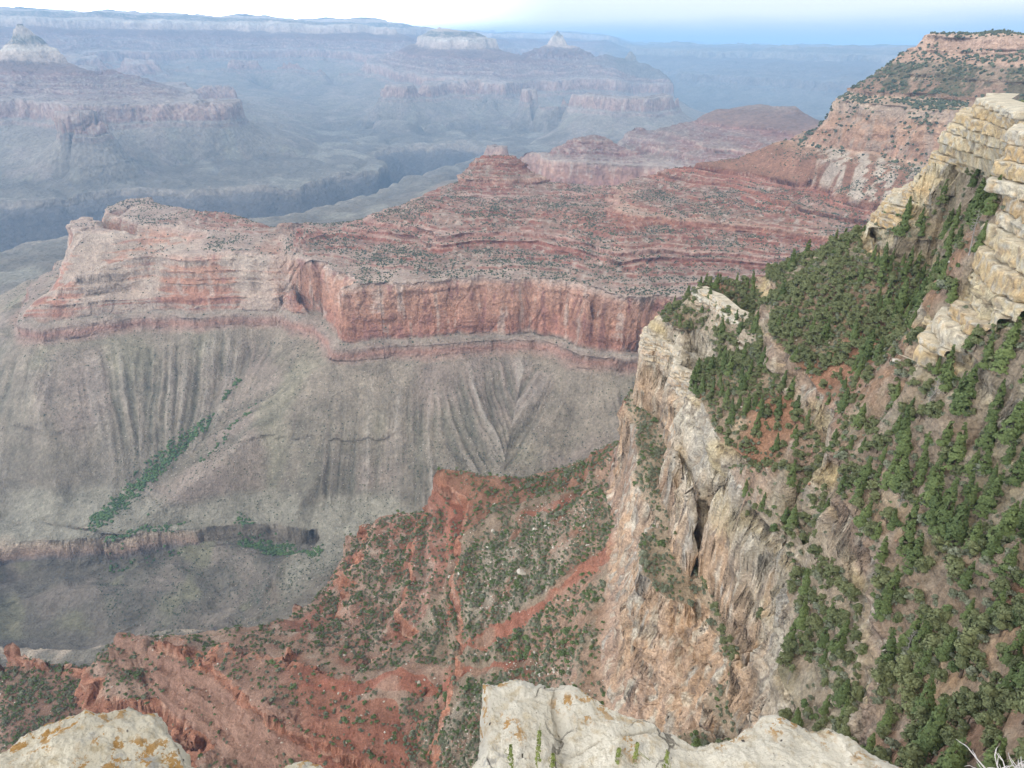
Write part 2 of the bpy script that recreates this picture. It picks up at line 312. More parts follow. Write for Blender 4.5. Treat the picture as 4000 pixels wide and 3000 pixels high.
# flat-topped and pointed temples
D((880,80,12500),(905,83,12400),(930,66,12300),(945,61,12300),(1030,66,12200),(1050,82,12200),(1075,96,12200),(1088,112,12200),(1098,126,12300))
D((1098,126,12300),(1125,126,12600),(1150,123,12700),(1203,123,12700),(1255,122,12600),(1290,122,12400),(1340,122,12300),(1400,140,12000),(1450,165,11500))
A((-6,16000,-300),(-2,16500,-500),(2,16500,-700),(6,17000,-700),(10,17000,-800))
D((850,135,11500),(950,124,11500),(1080,130,11400),(1200,128,11600))
wall((816,186),(875,189),(926,187),(960,182),(1000,183),(1069,186),(1110,184)); wall((1125,194),(1180,200),(1240,204),(1331,212),(1400,213),(1470,207))
Z((780,250,-850),(880,262,-860),(960,262,-870),(1060,240,-850),(1130,262,-870),(1240,268,-870),(1340,264,-870),(1440,270,-900))
Z((800,268,-960),(960,280,-965),(1080,278,-965),(1200,290,-965),(1340,290,-965),(1440,292,-965))
Z((1050,305,-1010),(1160,298,-1060),(1260,300,-1050))
# distant rim on the right
D((1085,114,20000),(1110,106,20000),(1160,104,20000),(1250,104,20000),(1288,99,20000),(1312,103,20000),(1340,111,20000),(1370,104,19500),(1420,106,19500),(1500,108,19000),(1600,112,18500),(1632,113,18500),(1650,103,18000),(1690,98,18000),(1760,100,17500),(1840,103,17500),(1950,107,17000),(2100,111,16500),(2400,115,16000))
D((1085,124,19600),(1250,116,19500),(1340,119,19500),(1500,118,18500),(1632,122,18000),(1690,112,17500),(1840,117,17000),(2100,124,16000))
A((0,24000,-20),(15,24000,0),(30,22000,0),(45,20000,0))
A((0,16500,-700),(4,16000,-700),(10,15500,-700),(16,14500,-690),(22,13500,-690),(28,13000,-690),(40,12500,-690))
A((6,14000,-980),(12,13000,-1000),(18,11500,-1000),(24,10000,-980),(30,9000,-980),(40,8000,-950))
A((14,9500,-900),(18,8500,-930),(24,7500,-950),(32,6800,-960))
# ------------------------------------------------------------------ noise
_p = np.random.default_rng(11).permutation(256).astype(np.int32); _p = np.concatenate([_p, _p])
_ga = np.linspace(0, 2*np.pi, 16, endpoint=False); _g2 = np.stack([np.cos(_ga), np.sin(_ga)], 1).astype(np.float32)
_g3 = np.random.default_rng(5).normal(size=(32, 3)); _g3 = (_g3/np.linalg.norm(_g3, axis=1)[:, None]).astype(np.float32)
def _fl(x):
    i = np.floor(x); f = (x-i).astype(np.float32); return (i.astype(np.int64) & 255).astype(np.int32), f
def pn(x, y, seed=0):
    xi, xf = _fl(np.asarray(x)+seed*17.3); yi, yf = _fl(np.asarray(y)+seed*9.7)
    u = xf*xf*xf*(xf*(xf*6-15)+10); v = yf*yf*yf*(yf*(yf*6-15)+10)
    def g(a, b, dx, dy):
        h = _p[_p[a & 255]+(b & 255)] & 15; gg = _g2[h]; return gg[..., 0]*dx+gg[..., 1]*dy
    n0 = g(xi, yi, xf, yf); n1 = g(xi+1, yi, xf-1, yf); n2 = g(xi, yi+1, xf, yf-1); n3 = g(xi+1, yi+1, xf-1, yf-1)
    a = n0+u*(n1-n0); b = n2+u*(n3-n2); return (a+v*(b-a))*1.4
def pn3(x, y, z, seed=0):
    xi, xf = _fl(np.asarray(x)+seed*17.3); yi, yf = _fl(np.asarray(y)+seed*9.7); zi, zf = _fl(np.asarray(z)+seed*3.1)
    f = lambda t: t*t*t*(t*(t*6-15)+10)
    u, v, w_ = f(xf), f(yf), f(zf)
    def g(a, b, c, dx, dy, dz):
        h = _p[_p[_p[a & 255]+(b & 255)]+(c & 255)] & 31; gg = _g3[h]; return gg[..., 0]*dx+gg[..., 1]*dy+gg[..., 2]*dz
    r = []
    for c in (0, 1):
        n0 = g(xi, yi, zi+c, xf, yf, zf-c); n1 = g(xi+1, yi, zi+c, xf-1, yf, zf-c)
        n2 = g(xi, yi+1, zi+c, xf, yf-1, zf-c); n3 = g(xi+1, yi+1, zi+c, xf-1, yf-1, zf-c)
        a = n0+u*(n1-n0); b = n2+u*(n3-n2); r.append(a+v*(b-a))
    return (r[0]+w_*(r[1]-r[0]))*1.5
def fbm(x, y, lam, octv=4, seed=0):
    t = 0; a = 1.0
    for o in range(octv): t = t+a*pn(x/lam, y/lam, seed+o); a *= .5; lam *= .5
    return t

# ------------------------------------------------------------------ membrane through the break lines, on an (azimuth, log range) grid
DA = 0.0033; A0, A1 = -1.05, 1.05; Q0, Q1 = math.log(25), math.log(60000)
NA, NQ = int((A1-A0)/DA)+1, int((Q1-Q0)/DA)+1
def to_aq(x, y):
    return np.arctan2(x, y), np.log(np.maximum(np.hypot(x, y), 1e-6))
acc = np.zeros((NQ, NA)); cnt = np.zeros((NQ, NA))
for L in LINES:
    for p, q in (zip(L[:-1], L[1:]) if len(L) > 1 else [(L[0], L[0])]):
        p = np.asarray(p); q = np.asarray(q)
        rr = min(np.hypot(*p[:2]), np.hypot(*q[:2])); n = int(np.linalg.norm((q-p)[:2])/(rr*DA*.5))+2
        t = np.linspace(0, 1, n)[:, None]; P = p+(q-p)*t
        a, l = to_aq(P[:, 0], P[:, 1]); sv = s_of(P[:, 2]-dip_of(np.exp(l), a), weath(a, np.exp(l)))
        i = np.rint((l-Q0)/DA).astype(int); j = np.rint((a-A0)/DA).astype(int)
        ok = (i >= 0) & (i < NQ) & (j >= 0) & (j < NA)
        np.add.at(acc, (i[ok], j[ok]), sv[ok]); np.add.at(cnt, (i[ok], j[ok]), 1)
def solve(acc, cnt):
    lv = [(acc, cnt)]
    while min(lv[-1][0].shape) > 8:
        a, c = lv[-1]; h, w_ = a.shape; a = np.pad(a, ((0, h % 2), (0, w_ % 2))); c = np.pad(c, ((0, h % 2), (0, w_ % 2)))
        m = c > 0; v = np.where(m, a/np.maximum(c, 1), 0); m = m.astype(float)
        f = lambda q: q[::2, ::2]+q[1::2, ::2]+q[::2, 1::2]+q[1::2, 1::2]
        lv.append((f(v), f(m)))
    u = None
    for a, c in lv[::-1]:
        m = c > 0; v = np.where(m, a/np.maximum(c, 1), 0)
        if u is None: u = np.full(a.shape, v[m].mean() if m.any() else 0.0)
        else: u = np.repeat(np.repeat(u, 2, 0), 2, 1)[:a.shape[0], :a.shape[1]]
        u[m] = v[m]
        n = 160 if a.size > 200000 else 300
        ii = (np.add.outer(np.arange(a.shape[0]), np.arange(a.shape[1])) & 1).astype(bool)
        e, o = (~ii & ~m), (ii & ~m)
        for k in range(n):
            for par in (e, o):
                pu = np.pad(u, 1, mode='edge'); g = (pu[:-2, 1:-1]+pu[2:, 1:-1]+pu[1:-1, :-2]+pu[1:-1, 2:])*.25
                u = np.where(par, u+1.6*(g-u), u)
    return u
SG = solve(acc, cnt); log('membrane', SG.shape)
for k in range(2):                                                    # soften the creases a little
    pu = np.pad(SG, 1, mode='edge'); SG = SG*.5+.125*(pu[:-2, 1:-1]+pu[2:, 1:-1]+pu[1:-1, :-2]+pu[1:-1, 2:])
GA, GQ = np.gradient(SG, DA, axis=1), np.gradient(SG, DA, axis=0)
def samp(G, a, q):
    x = np.clip((a-A0)/DA, 0, NA-1.001); y = np.clip((q-Q0)/DA, 0, NQ-1.001)
    i = y.astype(np.int32); j = x.astype(np.int32); fy = y-i; fx = x-j
    return (G[i, j]*(1-fx)+G[i, j+1]*fx)*(1-fy)+(G[i+1, j]*(1-fx)+G[i+1, j+1]*fx)*fy

# polylines at the cliff foot, for rills running straight down the talus
TL = [[pz(*p) for p in L] for L in (
    [(42, 729, -700), (154, 726, -702), (290, 704, -698), (392, 675, -669), (470, 662, -655), (560, 655, -648), (640, 662, -650), (700, 690, -676), (708, 781, -708), (789, 781, -708), (939, 778, -708), (1020, 758, -699), (1090, 743, -689), (1150, 740, -689), (1215, 775, -705), (1300, 797, -706), (1560, 790, -706)],)]
def rill_coord(x, y):
    best = np.full(x.shape, 1e9); T = np.zeros(x.shape); base = 0.0
    for L in TL:
        for p, q in zip(L[:-1], L[1:]):
            dx, dy = q[0]-p[0], q[1]-p[1]; l2 = dx*dx+dy*dy; l = math.sqrt(l2)
            t = np.clip(((x-p[0])*dx+(y-p[1])*dy)/l2, 0, 1)
            d = np.hypot(x-p[0]-t*dx, y-p[1]-t*dy)
            ang = ((x-p[0]-t*dx)*dx+(y-p[1]-t*dy)*dy)/l/np.maximum(d, 1e-3)   # fan at the corners
            m = d < best; best = np.where(m, d, best); T = np.where(m, base+t*l+ang*60, T); base += l
    return T, best

def worley(x, y, z, seed=0):
    xi, yi, zi = np.floor(x).astype(np.int64), np.floor(y).astype(np.int64), np.floor(z).astype(np.int64)
    f1 = np.full(x.shape, 9.0); f2 = np.full(x.shape, 9.0); rid = np.zeros(x.shape)
    for dx in (-1, 0, 1):
        for dy in (-1, 0, 1):
            for dz in (-1, 0, 1):
                a, b, c = xi+dx, yi+dy, zi+dz; h = _p[(_p[(_p[(a+seed) & 255]+b) & 255]+c) & 255]; h2 = _p[(h+57) & 255]; h3 = _p[(h2+101) & 255]
                d = (a+.5+(h/255.-.5)*.9-x)**2+(b+.5+(h2/255.-.5)*.9-y)**2+(c+.5+(h3/255.-.5)*.9-z)**2
                n = d < f1; f2 = np.where(n, f1, np.minimum(f2, d)); rid = np.where(n, _p[(h3+31) & 255]/255., rid); f1 = np.where(n, d, f1)
    return rid, np.sqrt(f2)-np.sqrt(f1)
def outcrop_mask(x, y):
    xw, yw = x+2.5*pn(x/9, y/9, 213), y+2.5*pn(x/9, y/9, 214); o = np.zeros(np.shape(x))
    for P in OUTCROPS: o[poly_in(xw, yw, P)] = 1.0
    return o
OUTCROPS = [[pz(*q)[:2] for q in ((1868, 516, -67.5), (1920, 507, -63.5), (1960, 495, -60.6), (2000, 483, -58), (2040, 475, -56), (2080, 463, -53), (2125, 455, -50.5), (2165, 429, -46), (2240, 388, -38))]+[pa(*q)[:2] for q in ((46, 280, 0), (46, 430, 0), (27, 440, 0), (26.3, 318, 0))],
            [pz(*q)[:2] for q in ((1986, 800, -73.5), (2060, 766, -66), (2110, 741, -61), (2212, 696, -52), (2320, 660, -44))]+[pa(*q)[:2] for q in ((56, 130, 0), (56, 260, 0), (36, 250, 0))]+[pd(*q)[:2] for q in ((2172, 352, 226), (2146, 470, 213), (2108, 620, 207), (2006, 712, 199), (1990, 775, 193))]]
S_HERMIT = float(s_of(-275))
OCT = [3000, 1500, 750, 375, 190, 95, 48, 24, 12, 6, 3, 1.5, .75]
def surface(a, q, fine=True):
    """azimuth, log range -> x, y, z and what the rock is there"""
    r = np.exp(q); x = r*np.sin(a); y = r*np.cos(a)
    s = samp(SG, a, q)
    for o, lam in enumerate(OCT):
        wt = smooth(lam*5, lam*15, r)*(1-smooth(lam*450, lam*1000, r))
        m = wt > 0.01
        if not m.any(): continue
        n = pn(x[m]/lam, y[m]/lam, o); n2 = pn(x[m]/lam*.8+5, y[m]/lam*.8, o+31)
        k = .095 if lam > 300 else .08
        kk = np.where((r[m] < 700) & (s[m] > S_HERMIT), np.where(lam < 60, 2.1, 1.6), np.where(r[m] > 4000, .75, np.where(r[m] > 1300, np.where(a[m] < -.20, .34, np.where(a[m] > .31, .5, .7)), 1.0)))
        s[m] += (kk*k*lam*wt[m]*(.75*n+.8*(.28-np.abs(n2)))).astype(s.dtype)
    dip = dip_of(r, a); W = weath(a, r); zs = z_of(s, W); 
    # thin beds: every slope is a flight of small ledges
    def steps(v, h, hard): 
        f = v/h; i = np.floor(f); t = f-i; return h*(i+smooth(hard, 1.0, t))
    m = (zs < -352) & (zs > -524) | ((zs < -300) & (zs > -352) & (r < 1000))
    if m.any():
        v = zs[m]+1.5*pn(x[m]/260, y[m]/260, 201); hh = 10.5
        zs[m] += .88*(steps(v, hh, .66)-v)*np.maximum(smooth(-352, -360, zs[m]), (r[m] < 1000)*.6)*smooth(-524, -516, zs[m])
        m2 = m & (r < 1200)
        if m2.any(): v = zs[m2]+1.2*pn(x[m2]/40, y[m2]/40, 202); zs[m2] += .7*(steps(v, 2.7, .55)-v)
    m = (zs < -148) & (zs > -264) & (r < 620)
    if m.any():
        v = zs[m]+5*pn(x[m]/35, y[m]/35, 206); zs[m] += .55*(steps(v, 15, .6)-v)*smooth(-264, -250, zs[m])*smooth(-148, -155, zs[m])
        v = zs[m]+1.5*pn(x[m]/12, y[m]/12, 207); zs[m] += .4*(steps(v, 4.1, .6)-v)*smooth(-264, -250, zs[m])*smooth(-148, -155, zs[m])
    OC = outcrop_mask(x, y)*smooth(-92, -86, zs)*(r < 480)
    m = OC > .01
    if m.any():
        v = zs[m]+1.0*pn(x[m]/22, y[m]/22, 203); zs[m] += OC[m]*.92*(steps(v, 5.2, .72)-v)
        v = zs[m]+.4*pn(x[m]/7, y[m]/7, 204); zs[m] += OC[m]*.8*(steps(v, 1.7, .6)-v)
    z = zs+dip
    g = (z_of(s-.5, W)-z_of(s+.5, W))                                        # steepness of this bed
    for (B, hh, RR, ex) in BUMPS:                                      # pinnacles standing on the far ridges
        d = np.hypot(x-B[0], y-B[1])*(1+.25*pn(x/90, y/90, 212)); m = d < RR
        if m.any(): b = hh*(1-d[m]/RR)**ex; z[m] += b; zs[m] += b
    # roughness of the ground itself
    for o, lam in enumerate(OCT):
        wt = smooth(lam*8, lam*20, r)*(1-smooth(lam*450, lam*1000, r))
        m = wt > 0.01
        if not m.any(): continue
        z[m] += np.where(r[m] < 620, .075, .05)*lam*wt[m]*pn(x[m]/lam+3, y[m]/lam+7, o+60)*np.where(g[m] > 2, .4, 1.0)
    # platform drainage
    m = (zs < -930) & (r > 600)
    if m.any():
        lam = np.clip(r[m]*.07, 60, 700); lam = np.where(lam > 200, 420, 140)
        z[m] -= lam*.10*np.maximum(0, .5-np.abs(pn(x[m]/lam, y[m]/lam, 44))*2.2)*smooth(-930, -960, zs[m])
    m = (zs < -1040) & (r < 1500) & (r > 500)                          # low rounded hills by the creek
    if m.any(): e = smooth(-1040, -1050, zs[m]); z[m] += e*(26*(.45-np.abs(pn(x[m]/210, y[m]/210, 221))*1.5)+9*(.4-np.abs(pn(x[m]/75, y[m]/75, 222))*1.5))
    # rills on the talus
    m = (zs < -680) & (zs > -1000) & (r > 900) & (r < 2400)
    tl = np.zeros(x.shape, np.float32)
    if m.any():
        T, d = rill_coord(x[m], y[m])
        env = smooth(5, 90, d)*smooth(-985, -930, zs[m])
        wv = 7*pn(x[m]/150, y[m]/150, 81)+3*pn(x[m]/40, y[m]/40, 82); env = env*np.clip(.75+1.1*pn(x[m]/240, y[m]/240, 83), .15, 1.4)
        n1 = np.abs(pn((T+wv)/62, d/900, 70)); n2 = np.abs(pn((T+wv)/24, d/500, 71)); n3 = pn((T+wv)/10, d/160, 72)
        z[m] += 1.25*env*(15*(n1-.3)+10*(n2-.3)+3.6*n3)
        tl[m] = env*(n1-.25+.6*(n2-.3)+.3*n3)
    # ledges: push beds in and out of the face, break it into joint blocks
    ga, gq = samp(GA, a, q)/r, samp(GQ, a, q)/r; gl = np.maximum(np.hypot(ga, gq), 1e-3)
    g = np.maximum(g*np.clip(gl, .6, 2.0), OC*2.2)
    st = smooth(.9, 2.6, g*np.where((zs < -268) & (r < 700), 1.5, 1.0)); calm = np.where(r > 800, np.where(zs < -530, .32, .6), np.where(zs < -140, .55, .9))
    ux = (np.sin(a)*gq+np.cos(a)*ga)/gl; uy = (np.cos(a)*gq-np.sin(a)*ga)/gl
    if fine:
        h = np.zeros(x.shape)
        for o, lam in enumerate((80, 40, 20, 10, 5, 2.5, 1.2)):
            wt = smooth(lam*14, lam*40, r)*(1-smooth(lam*500, lam*900, r)); m = (wt > .01) & (st > .01)
            if not m.any(): continue
            bed = pn3(x[m]/(lam*6), y[m]/(lam*6), zs[m]/lam*1.3, o+3)
            blk = pn3(x[m]/lam*.9, y[m]/lam*.9, zs[m]/lam*.5, o+13)
            h[m] += wt[m]*lam*(.20*np.tanh(bed*3)+.26*np.tanh(blk*2.2))
        h *= calm
        m = (st > .02) & (r < 620) & (zs > -266)
        if m.any():                                                    # each bed stands proud or is eaten back by its own amount
            for th, amp in ((5.2, 2.2), (1.9, .9)):
                f = zs[m]/th+.35*pn(x[m]/18, y[m]/18, 210); i_ = np.floor(f).astype(int); t = f-i_
                h0 = _p[i_ & 255]/255.; h1 = _p[(i_+1) & 255]/255.; h[m] += amp*np.where(OC[m] > .1, 1.25, .7)*((h0+(h1-h0)*smooth(.86, 1, t))-.5-.35*(1-smooth(0, .10, np.minimum(t, 1-t))))
        wx = x+.12*r*.02*pn3(x/9, y/9, zs/9, 4)
        for lam, amp, tall, lo, hi in ((14, 2.6, 2.2, 60, 620), (5.5, 1.1, 1.5, 60, 620), (2.2, .45, 1.0, 40, 450), (70, 5, 2.4, 900, 4200), (26, 2.4, 1.6, 900, 3600), (11, 1.8, .8, 900, 2600)):
            m = (st > .02) & (r > lo) & (r < hi)
            if not m.any(): continue
            rid, e = worley(x[m]/lam+.3*pn(x[m]/lam, zs[m]/lam, 7), y[m]/lam, zs[m]/(lam*tall)); amp = amp*np.where((zs[m] < -268) & (r[m] < 620), 1.7, 1.0); h[m] += amp*(rid-.5)-amp*.55*(1-smooth(0, .10, e))
        h *= st
        x = x+ux*h; y = y+uy*h
    return x, y, z, zs, g, r, tl

# ------------------------------------------------------------------ columns and adaptive rows
az_in = np.arange(math.radians(-38), math.radians(38), .00138)
az = np.concatenate([np.linspace(math.radians(-56), math.radians(-38), 130, endpoint=False), az_in, np.linspace(az_in[-1]+.0024, math.radians(56), 130)])
def band(r0, r1, nrow, n0):
    q = np.linspace(math.log(r0), math.log(r1), n0)
    AA, QQ = np.meshgrid(az[::3], q, indexing='ij')
    z = surface(AA.ravel(), QQ.ravel(), False)[2].reshape(AA.shape)
    th = np.arctan2(z, np.exp(QQ)); dth = np.abs(np.diff(th, axis=1))
    mx = np.maximum.accumulate(np.maximum(th, BASE_TH[::3, None]), axis=1)[:, 1:]
    vis = np.where(th[:, 1:] > mx-.03, 1.0, .12)
    BASE_TH[:] = np.maximum(BASE_TH, np.interp(np.arange(len(az)), np.arange(len(az))[::3], np.maximum(mx[:, -1], -9)))
    dens = vis*np.minimum(dth, .05)+.10*(q[1]-q[0])
    k = 7; c = np.cumsum(np.pad(dens, ((k+1, k), (0, 0)), mode='edge'), axis=0); dens = (c[2*k+1:]-c[:-2*k-1])/(2*k+1)
    cum = np.concatenate([np.zeros((dens.shape[0], 1)), np.cumsum(dens, axis=1)], axis=1); cum /= cum[:, -1:]
    tt = np.linspace(0, 1, nrow); qa = np.stack([np.interp(tt, cum[i], q) for i in range(cum.shape[0])])
    full = np.empty((len(az), nrow)); idx = np.arange(len(az)); src = idx[::3]
    for j in range(nrow): full[:, j] = np.interp(idx, src, qa[:, j])
    return full
BASE_TH = np.full(len(az), -2.0)
# ------------------------------------------------------------------ rock and soil colours (what each bed is made of)
PAL = [(420, (.30, .28, .20)), (52, (.26, .25, .17)), (46, (.56, .47, .37)), (20, (.55, .43, .33)), (-30, (.52, .40, .30)), (-38, (.36, .31, .23)), (-66, (.36, .30, .22)),
       (-71, (.55, .46, .33)), (-77, (.38, .30, .22)), (-112, (.40, .29, .21)), (-118, (.56, .46, .34)), (-140, (.50, .41, .30)), (-150, (.62, .55, .43)), (-175, (.58, .43, .30)), (-215, (.56, .40, .28)), (-258, (.52, .36, .26)),
       (-266, (.30, .19, .125)), (-290, (.25, .135, .088)), (-350, (.245, .13, .085)), (-366, (.31, .13, .085)), (-386, (.29, .155, .11)), (-398, (.30, .135, .09)), (-422, (.27, .16, .115)), (-425, (.46, .32, .24)), (-443, (.30, .135, .09)),
       (-466, (.30, .17, .13)), (-469, (.46, .31, .25)), (-493, (.30, .13, .095)), (-505, (.30, .19, .15)), (-518, (.36, .27, .22)), (-526, (.44, .34, .28)), (-545, (.45, .265, .19)), (-600, (.43, .23, .155)), (-655, (.39, .19, .135)), (-667, (.30, .25, .20)),
       (-677, (.34, .26, .21)), (-692, (.38, .22, .17)), (-706, (.34, .24, .19)), (-716, (.285, .235, .18)), (-850, (.25, .208, .158)), (-880, (.222, .186, .14)), (-960, (.178, .150, .115)), (-998, (.195, .172, .135)), (-1002, (.46, .37, .28)),
       (-1030, (.44, .31, .235)), (-1046, (.17, .15, .14)), (-1100, (.115, .105, .105)), (-1400, (.10, .095, .10))]
_pz = -np.array([p[0] for p in PAL], float); _pc = np.array([p[1] for p in PAL])
def lerp(a, b, t): return a+(b-a)*t[:, None]
def poly_in(px, py, P):
    m = np.zeros(px.shape, bool); n = len(P); j = n-1
    for i in range(n):
        xi, yi = P[i]; xj, yj = P[j]
        c = ((yi > py) != (yj > py)) & (px < (xj-xi)*(py-yi)/(yj-yi+1e-12)+xi); m ^= c; j = i
    return m
RP0 = pz(1735, 870, -113)
def paint(x, y, z, zs, g, r, tl):
    lam = np.clip(r*.02, 3, 200)
    jit = 5*pn(x/60, y/60, 90)*(r > 700)+2.2*pn(x/17, y/17, 91)
    c = np.stack([np.interp(-(zs+jit), _pz, _pc[:, k]) for k in range(3)], 1)
    n1 = fbm(x, y, 130.0, 3, 100); n2 = fbm(x, y, 21.0, 3, 104); n3 = pn3(x/9, y/9, z/4, 3)
    az_ = np.degrees(np.arctan2(x, y)); gentle = 1-smooth(1.0, 2.2, g)
    # pale beds streak the steep red cliffs
    bed = pn3(x/520, y/520, zs/5.5, 7); bed2 = pn3(x/90, y/90, zs/2.1, 9)
    m = smooth(.15, .5, bed)*smooth(-350, -366, zs)*smooth(-530, -515, zs)*(1-gentle*.4)
    c = lerp(c, np.array([.47, .33, .265]), m*.55)
    m = smooth(.2, .5, bed2)*smooth(-350, -366, zs)*smooth(-530, -515, zs); c = lerp(c, np.array([.20, .08, .058]), m*.6)
    f = (zs+1.5*pn(x/260, y/260, 201))/10.5; t = f-np.floor(f); m = smooth(-352, -360, zs)*smooth(-524, -518, zs)*(r > 1000)
    c = lerp(c, np.array([.45, .34, .27]), m*smooth(.80, .92, t)*smooth(-.3, .3, pn(x/70, y/70, 215))*.75)
    c = lerp(c, np.array([.235, .085, .058]), m*smooth(.22, .35, t)*(1-smooth(.72, .84, t))*.7)
    # redwall: grey-cream streaks and dark varnish
    rw = smooth(-527, -535, zs)*smooth(-669, -661, zs)
    ge = smooth(-17, -21, az_)*(r < 3000)                                # the western prong is bleached
    st = pn3(x/26, y/26, zs/120, 17)+.5*pn3(x/10, y/10, zs/60, 18)
    c = lerp(c, np.array([.50, .38, .31]), rw*smooth(.22, .6, st+.25*bed)*.75)
    c = lerp(c, np.array([.27, .13, .11]), rw*smooth(.25, .6, -st+.5*pn3(x/70, y/70, zs/40, 19))*.7)
    c = lerp(c, np.array([.42, .345, .28]), rw*ge*smooth(-.35, .2, n1+bed)*.85)
    # blocky scree on the gentler red benches, with grey-green brush
    m = gentle*smooth(-370, -386, zs)*smooth(-532, -520, zs)
    c = lerp(c, np.array([.255, .18, .14]), m*smooth(-.25, .45, n1+.4*n2)*.75); c = lerp(c, np.array([.34, .29, .24]), m*smooth(.2, .6, n2+.5*n3)*.6)
    # greenish shale and pink-grey scree on the lower slopes
    sh = smooth(-708, -720, zs)*smooth(-975, -940, zs)
    c = lerp(c, np.array([.27, .25, .17]), sh*smooth(.2, .55, fbm(x+300, y, 330.0, 3, 111))*.5)
    c = lerp(c, np.array([.29, .225, .185]), sh*smooth(.05, .5, -fbm(x, y+200, 260.0, 3, 117))*.7)
    c = lerp(c, np.array([.35, .305, .255]), sh*np.clip(tl*2.2, 0, 1)*.8)
    c = lerp(c, np.array([.15, .14, .105]), sh*np.clip(-tl*2.4, 0, 1)*.7)
    # near slopes -----------------------------------------------------
    near = smooth(760, 560, r)
    gr = near*smooth(-255, -268, zs)*gentle
    c = lerp(c, np.array([.27, .20, .145]), gr*smooth(-.1, .5, n1+.5*n2)*.55)
    spur = smooth(560, 470, r)*smooth(-158, -140, zs)*gentle*smooth(6, 9, az_)
    c = lerp(c, np.array([.225, .158, .098]), spur*.8); c = lerp(c, np.array([.145, .152, .088]), spur*smooth(-.1, .4, n2+.5*n3)*.6)
    c = lerp(c, np.array([.30, .15, .092]), .85*spur*smooth(.0, .5, .35*n3+fbm(x, y, 45.0, 3, 120)+1.5*np.exp(-((x-RP0[0])/26)**2-((y-RP0[1])/24)**2)-.12))
    u_ = pn3(x/14, y/14, zs/14, 35)
    Q = [pz(*p)[:2] for p in ((300, 1356, -386), (360, 1362, -382), (560, 1395, -394), (700, 1440, -392), (820, 1500, -376), (900, 1600, -366), (860, 1720, -380), (600, 1740, -420), (400, 1660, -432), (300, 1500, -430))]
    m = poly_in(x+9*pn(x/20, y/20, 136), y+9*pn(x/20, y/20, 137), Q)*near; c = lerp(c, np.array([.265, .108, .068]), m*.75); c = lerp(c, np.array([.225, .085, .055]), m*smooth(.0, .5, u_)*.6)
    m = near*smooth(-262, -275, zs)*smooth(-22, -26, az_); c = lerp(c, np.array([.265, .185, .14]), m*.65)
    m = smooth(560, 470, r)*smooth(-150, -158, zs)*smooth(-264, -256, zs)*(1-smooth(1.0, 1.9, g)); c = lerp(c, np.array([.22, .175, .118]), m*.85)
    # white scree under the pale cliff
    P = [pz(*p)[:2] for p in ((1010, 1230, -340), (1070, 1150, -328), (1180, 1080, -310), (1260, 1060, -300), (1290, 1110, -295), (1180, 1260, -305), (1060, 1330, -332), (1000, 1310, -350))]
    P2 = [pz(*p)[:2] for p in ((860, 1700, -345), (930, 1560, -350), (1080, 1440, -325), (1230, 1370, -275), (1240, 1500, -268), (1230, 1700, -268))]
    wn = x+9*pn(x/22, y/22, 130), y+9*pn(x/22, y/22, 131)
    for PP, k in ((P, .85), (P2, .85)):
        m = poly_in(wn[0], wn[1], PP); c[m] = lerp(c[m], np.array([.41, .37, .31]), k*smooth(-.35, .35, n2[m]+.15+.5*n3[m])*.8)
    Q = [pz(*p)[:2] for p in ((940, 1230, -370), (1060, 1070, -325), (1325, 1000, -296), (1345, 1120, -258), (1250, 1500, -268), (1220, 1720, -275), (850, 1720, -355), (900, 1560, -368), (1010, 1440, -350), (900, 1400, -388))]
    m = poly_in(x+8*pn(x/18, y/18, 138), y+8*pn(x/18, y/18, 139), Q)*near*(1-smooth(1.2, 2, g)); c = lerp(c, np.array([.235, .195, .14]), m*.72*smooth(-.5, .1, n2+.3))
    # bright red bare strips
    for PP in (((630, 1480, -390), (860, 1440, -378), (1150, 1425, -322), (1160, 1438, -320), (960, 1480, -366), (720, 1495, -388)),
               ((960, 1420, -366), (1100, 1330, -326), (1290, 1190, -272), (1320, 1180, -265), (1315, 1215, -265), (1190, 1300, -304), (1060, 1400, -340)),
               ((1120, 1100, -322), (1170, 1075, -312), (1330, 1035, -296), (1335, 1100, -262), (1320, 1075, -290), (1180, 1110, -315))):
        Q = [pz(*p)[:2] for p in PP]; m = poly_in(x+4*pn(x/10, y/10, 133), y+4*pn(x/10, y/10, 134), Q); c[m] = lerp(c[m], np.array([.29, .115, .075]), .85-.5*smooth(.1, .5, n2[m]))
    # pale cliff: tan, peach, cream and grey lichen panels
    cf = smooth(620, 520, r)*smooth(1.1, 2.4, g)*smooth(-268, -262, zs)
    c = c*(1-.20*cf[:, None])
    u_ = pn3(x/24, y/24, zs/90, 21); v_ = pn3(x/7, y/7, zs/55, 22); w2 = pn3(x/4, y/4, zs/16, 23)
    c = lerp(c, np.array([.50, .335, .21]), cf*smooth(.0, .45, u_+.35*v_)*smooth(-140, -165, zs)*.85)
    c = lerp(c, np.array([.33, .21, .145]), cf*smooth(.1, .5, -u_+.5*v_)*smooth(-150, -200, zs)*.7)
    c = lerp(c, np.array([.42, .38, .315]), cf*smooth(.12, .4, v_*.8+.6*w2-.25*u_)*.85)
    c = lerp(c, np.array([.56, .49, .38]), cf*smooth(.15, .45, w2-.3*v_)*.7)
    c = lerp(c, np.array([.47, .36, .18]), cf*smooth(-185, -140, zs)*smooth(.1, .5, pn3(x/30, y/30, zs/9, 24))*.7)
    c = lerp(c, np.array([.15, .12, .10]), cf*smooth(.30, .55, pn3(x/3.2, y/3.2, zs/26, 27))*.6)
    up = outcrop_mask(x, y)*smooth(-92, -86, zs)*smooth(.6, 1.6, g)
    bd = pn3(x/90, y/90, zs/3.2, 26)
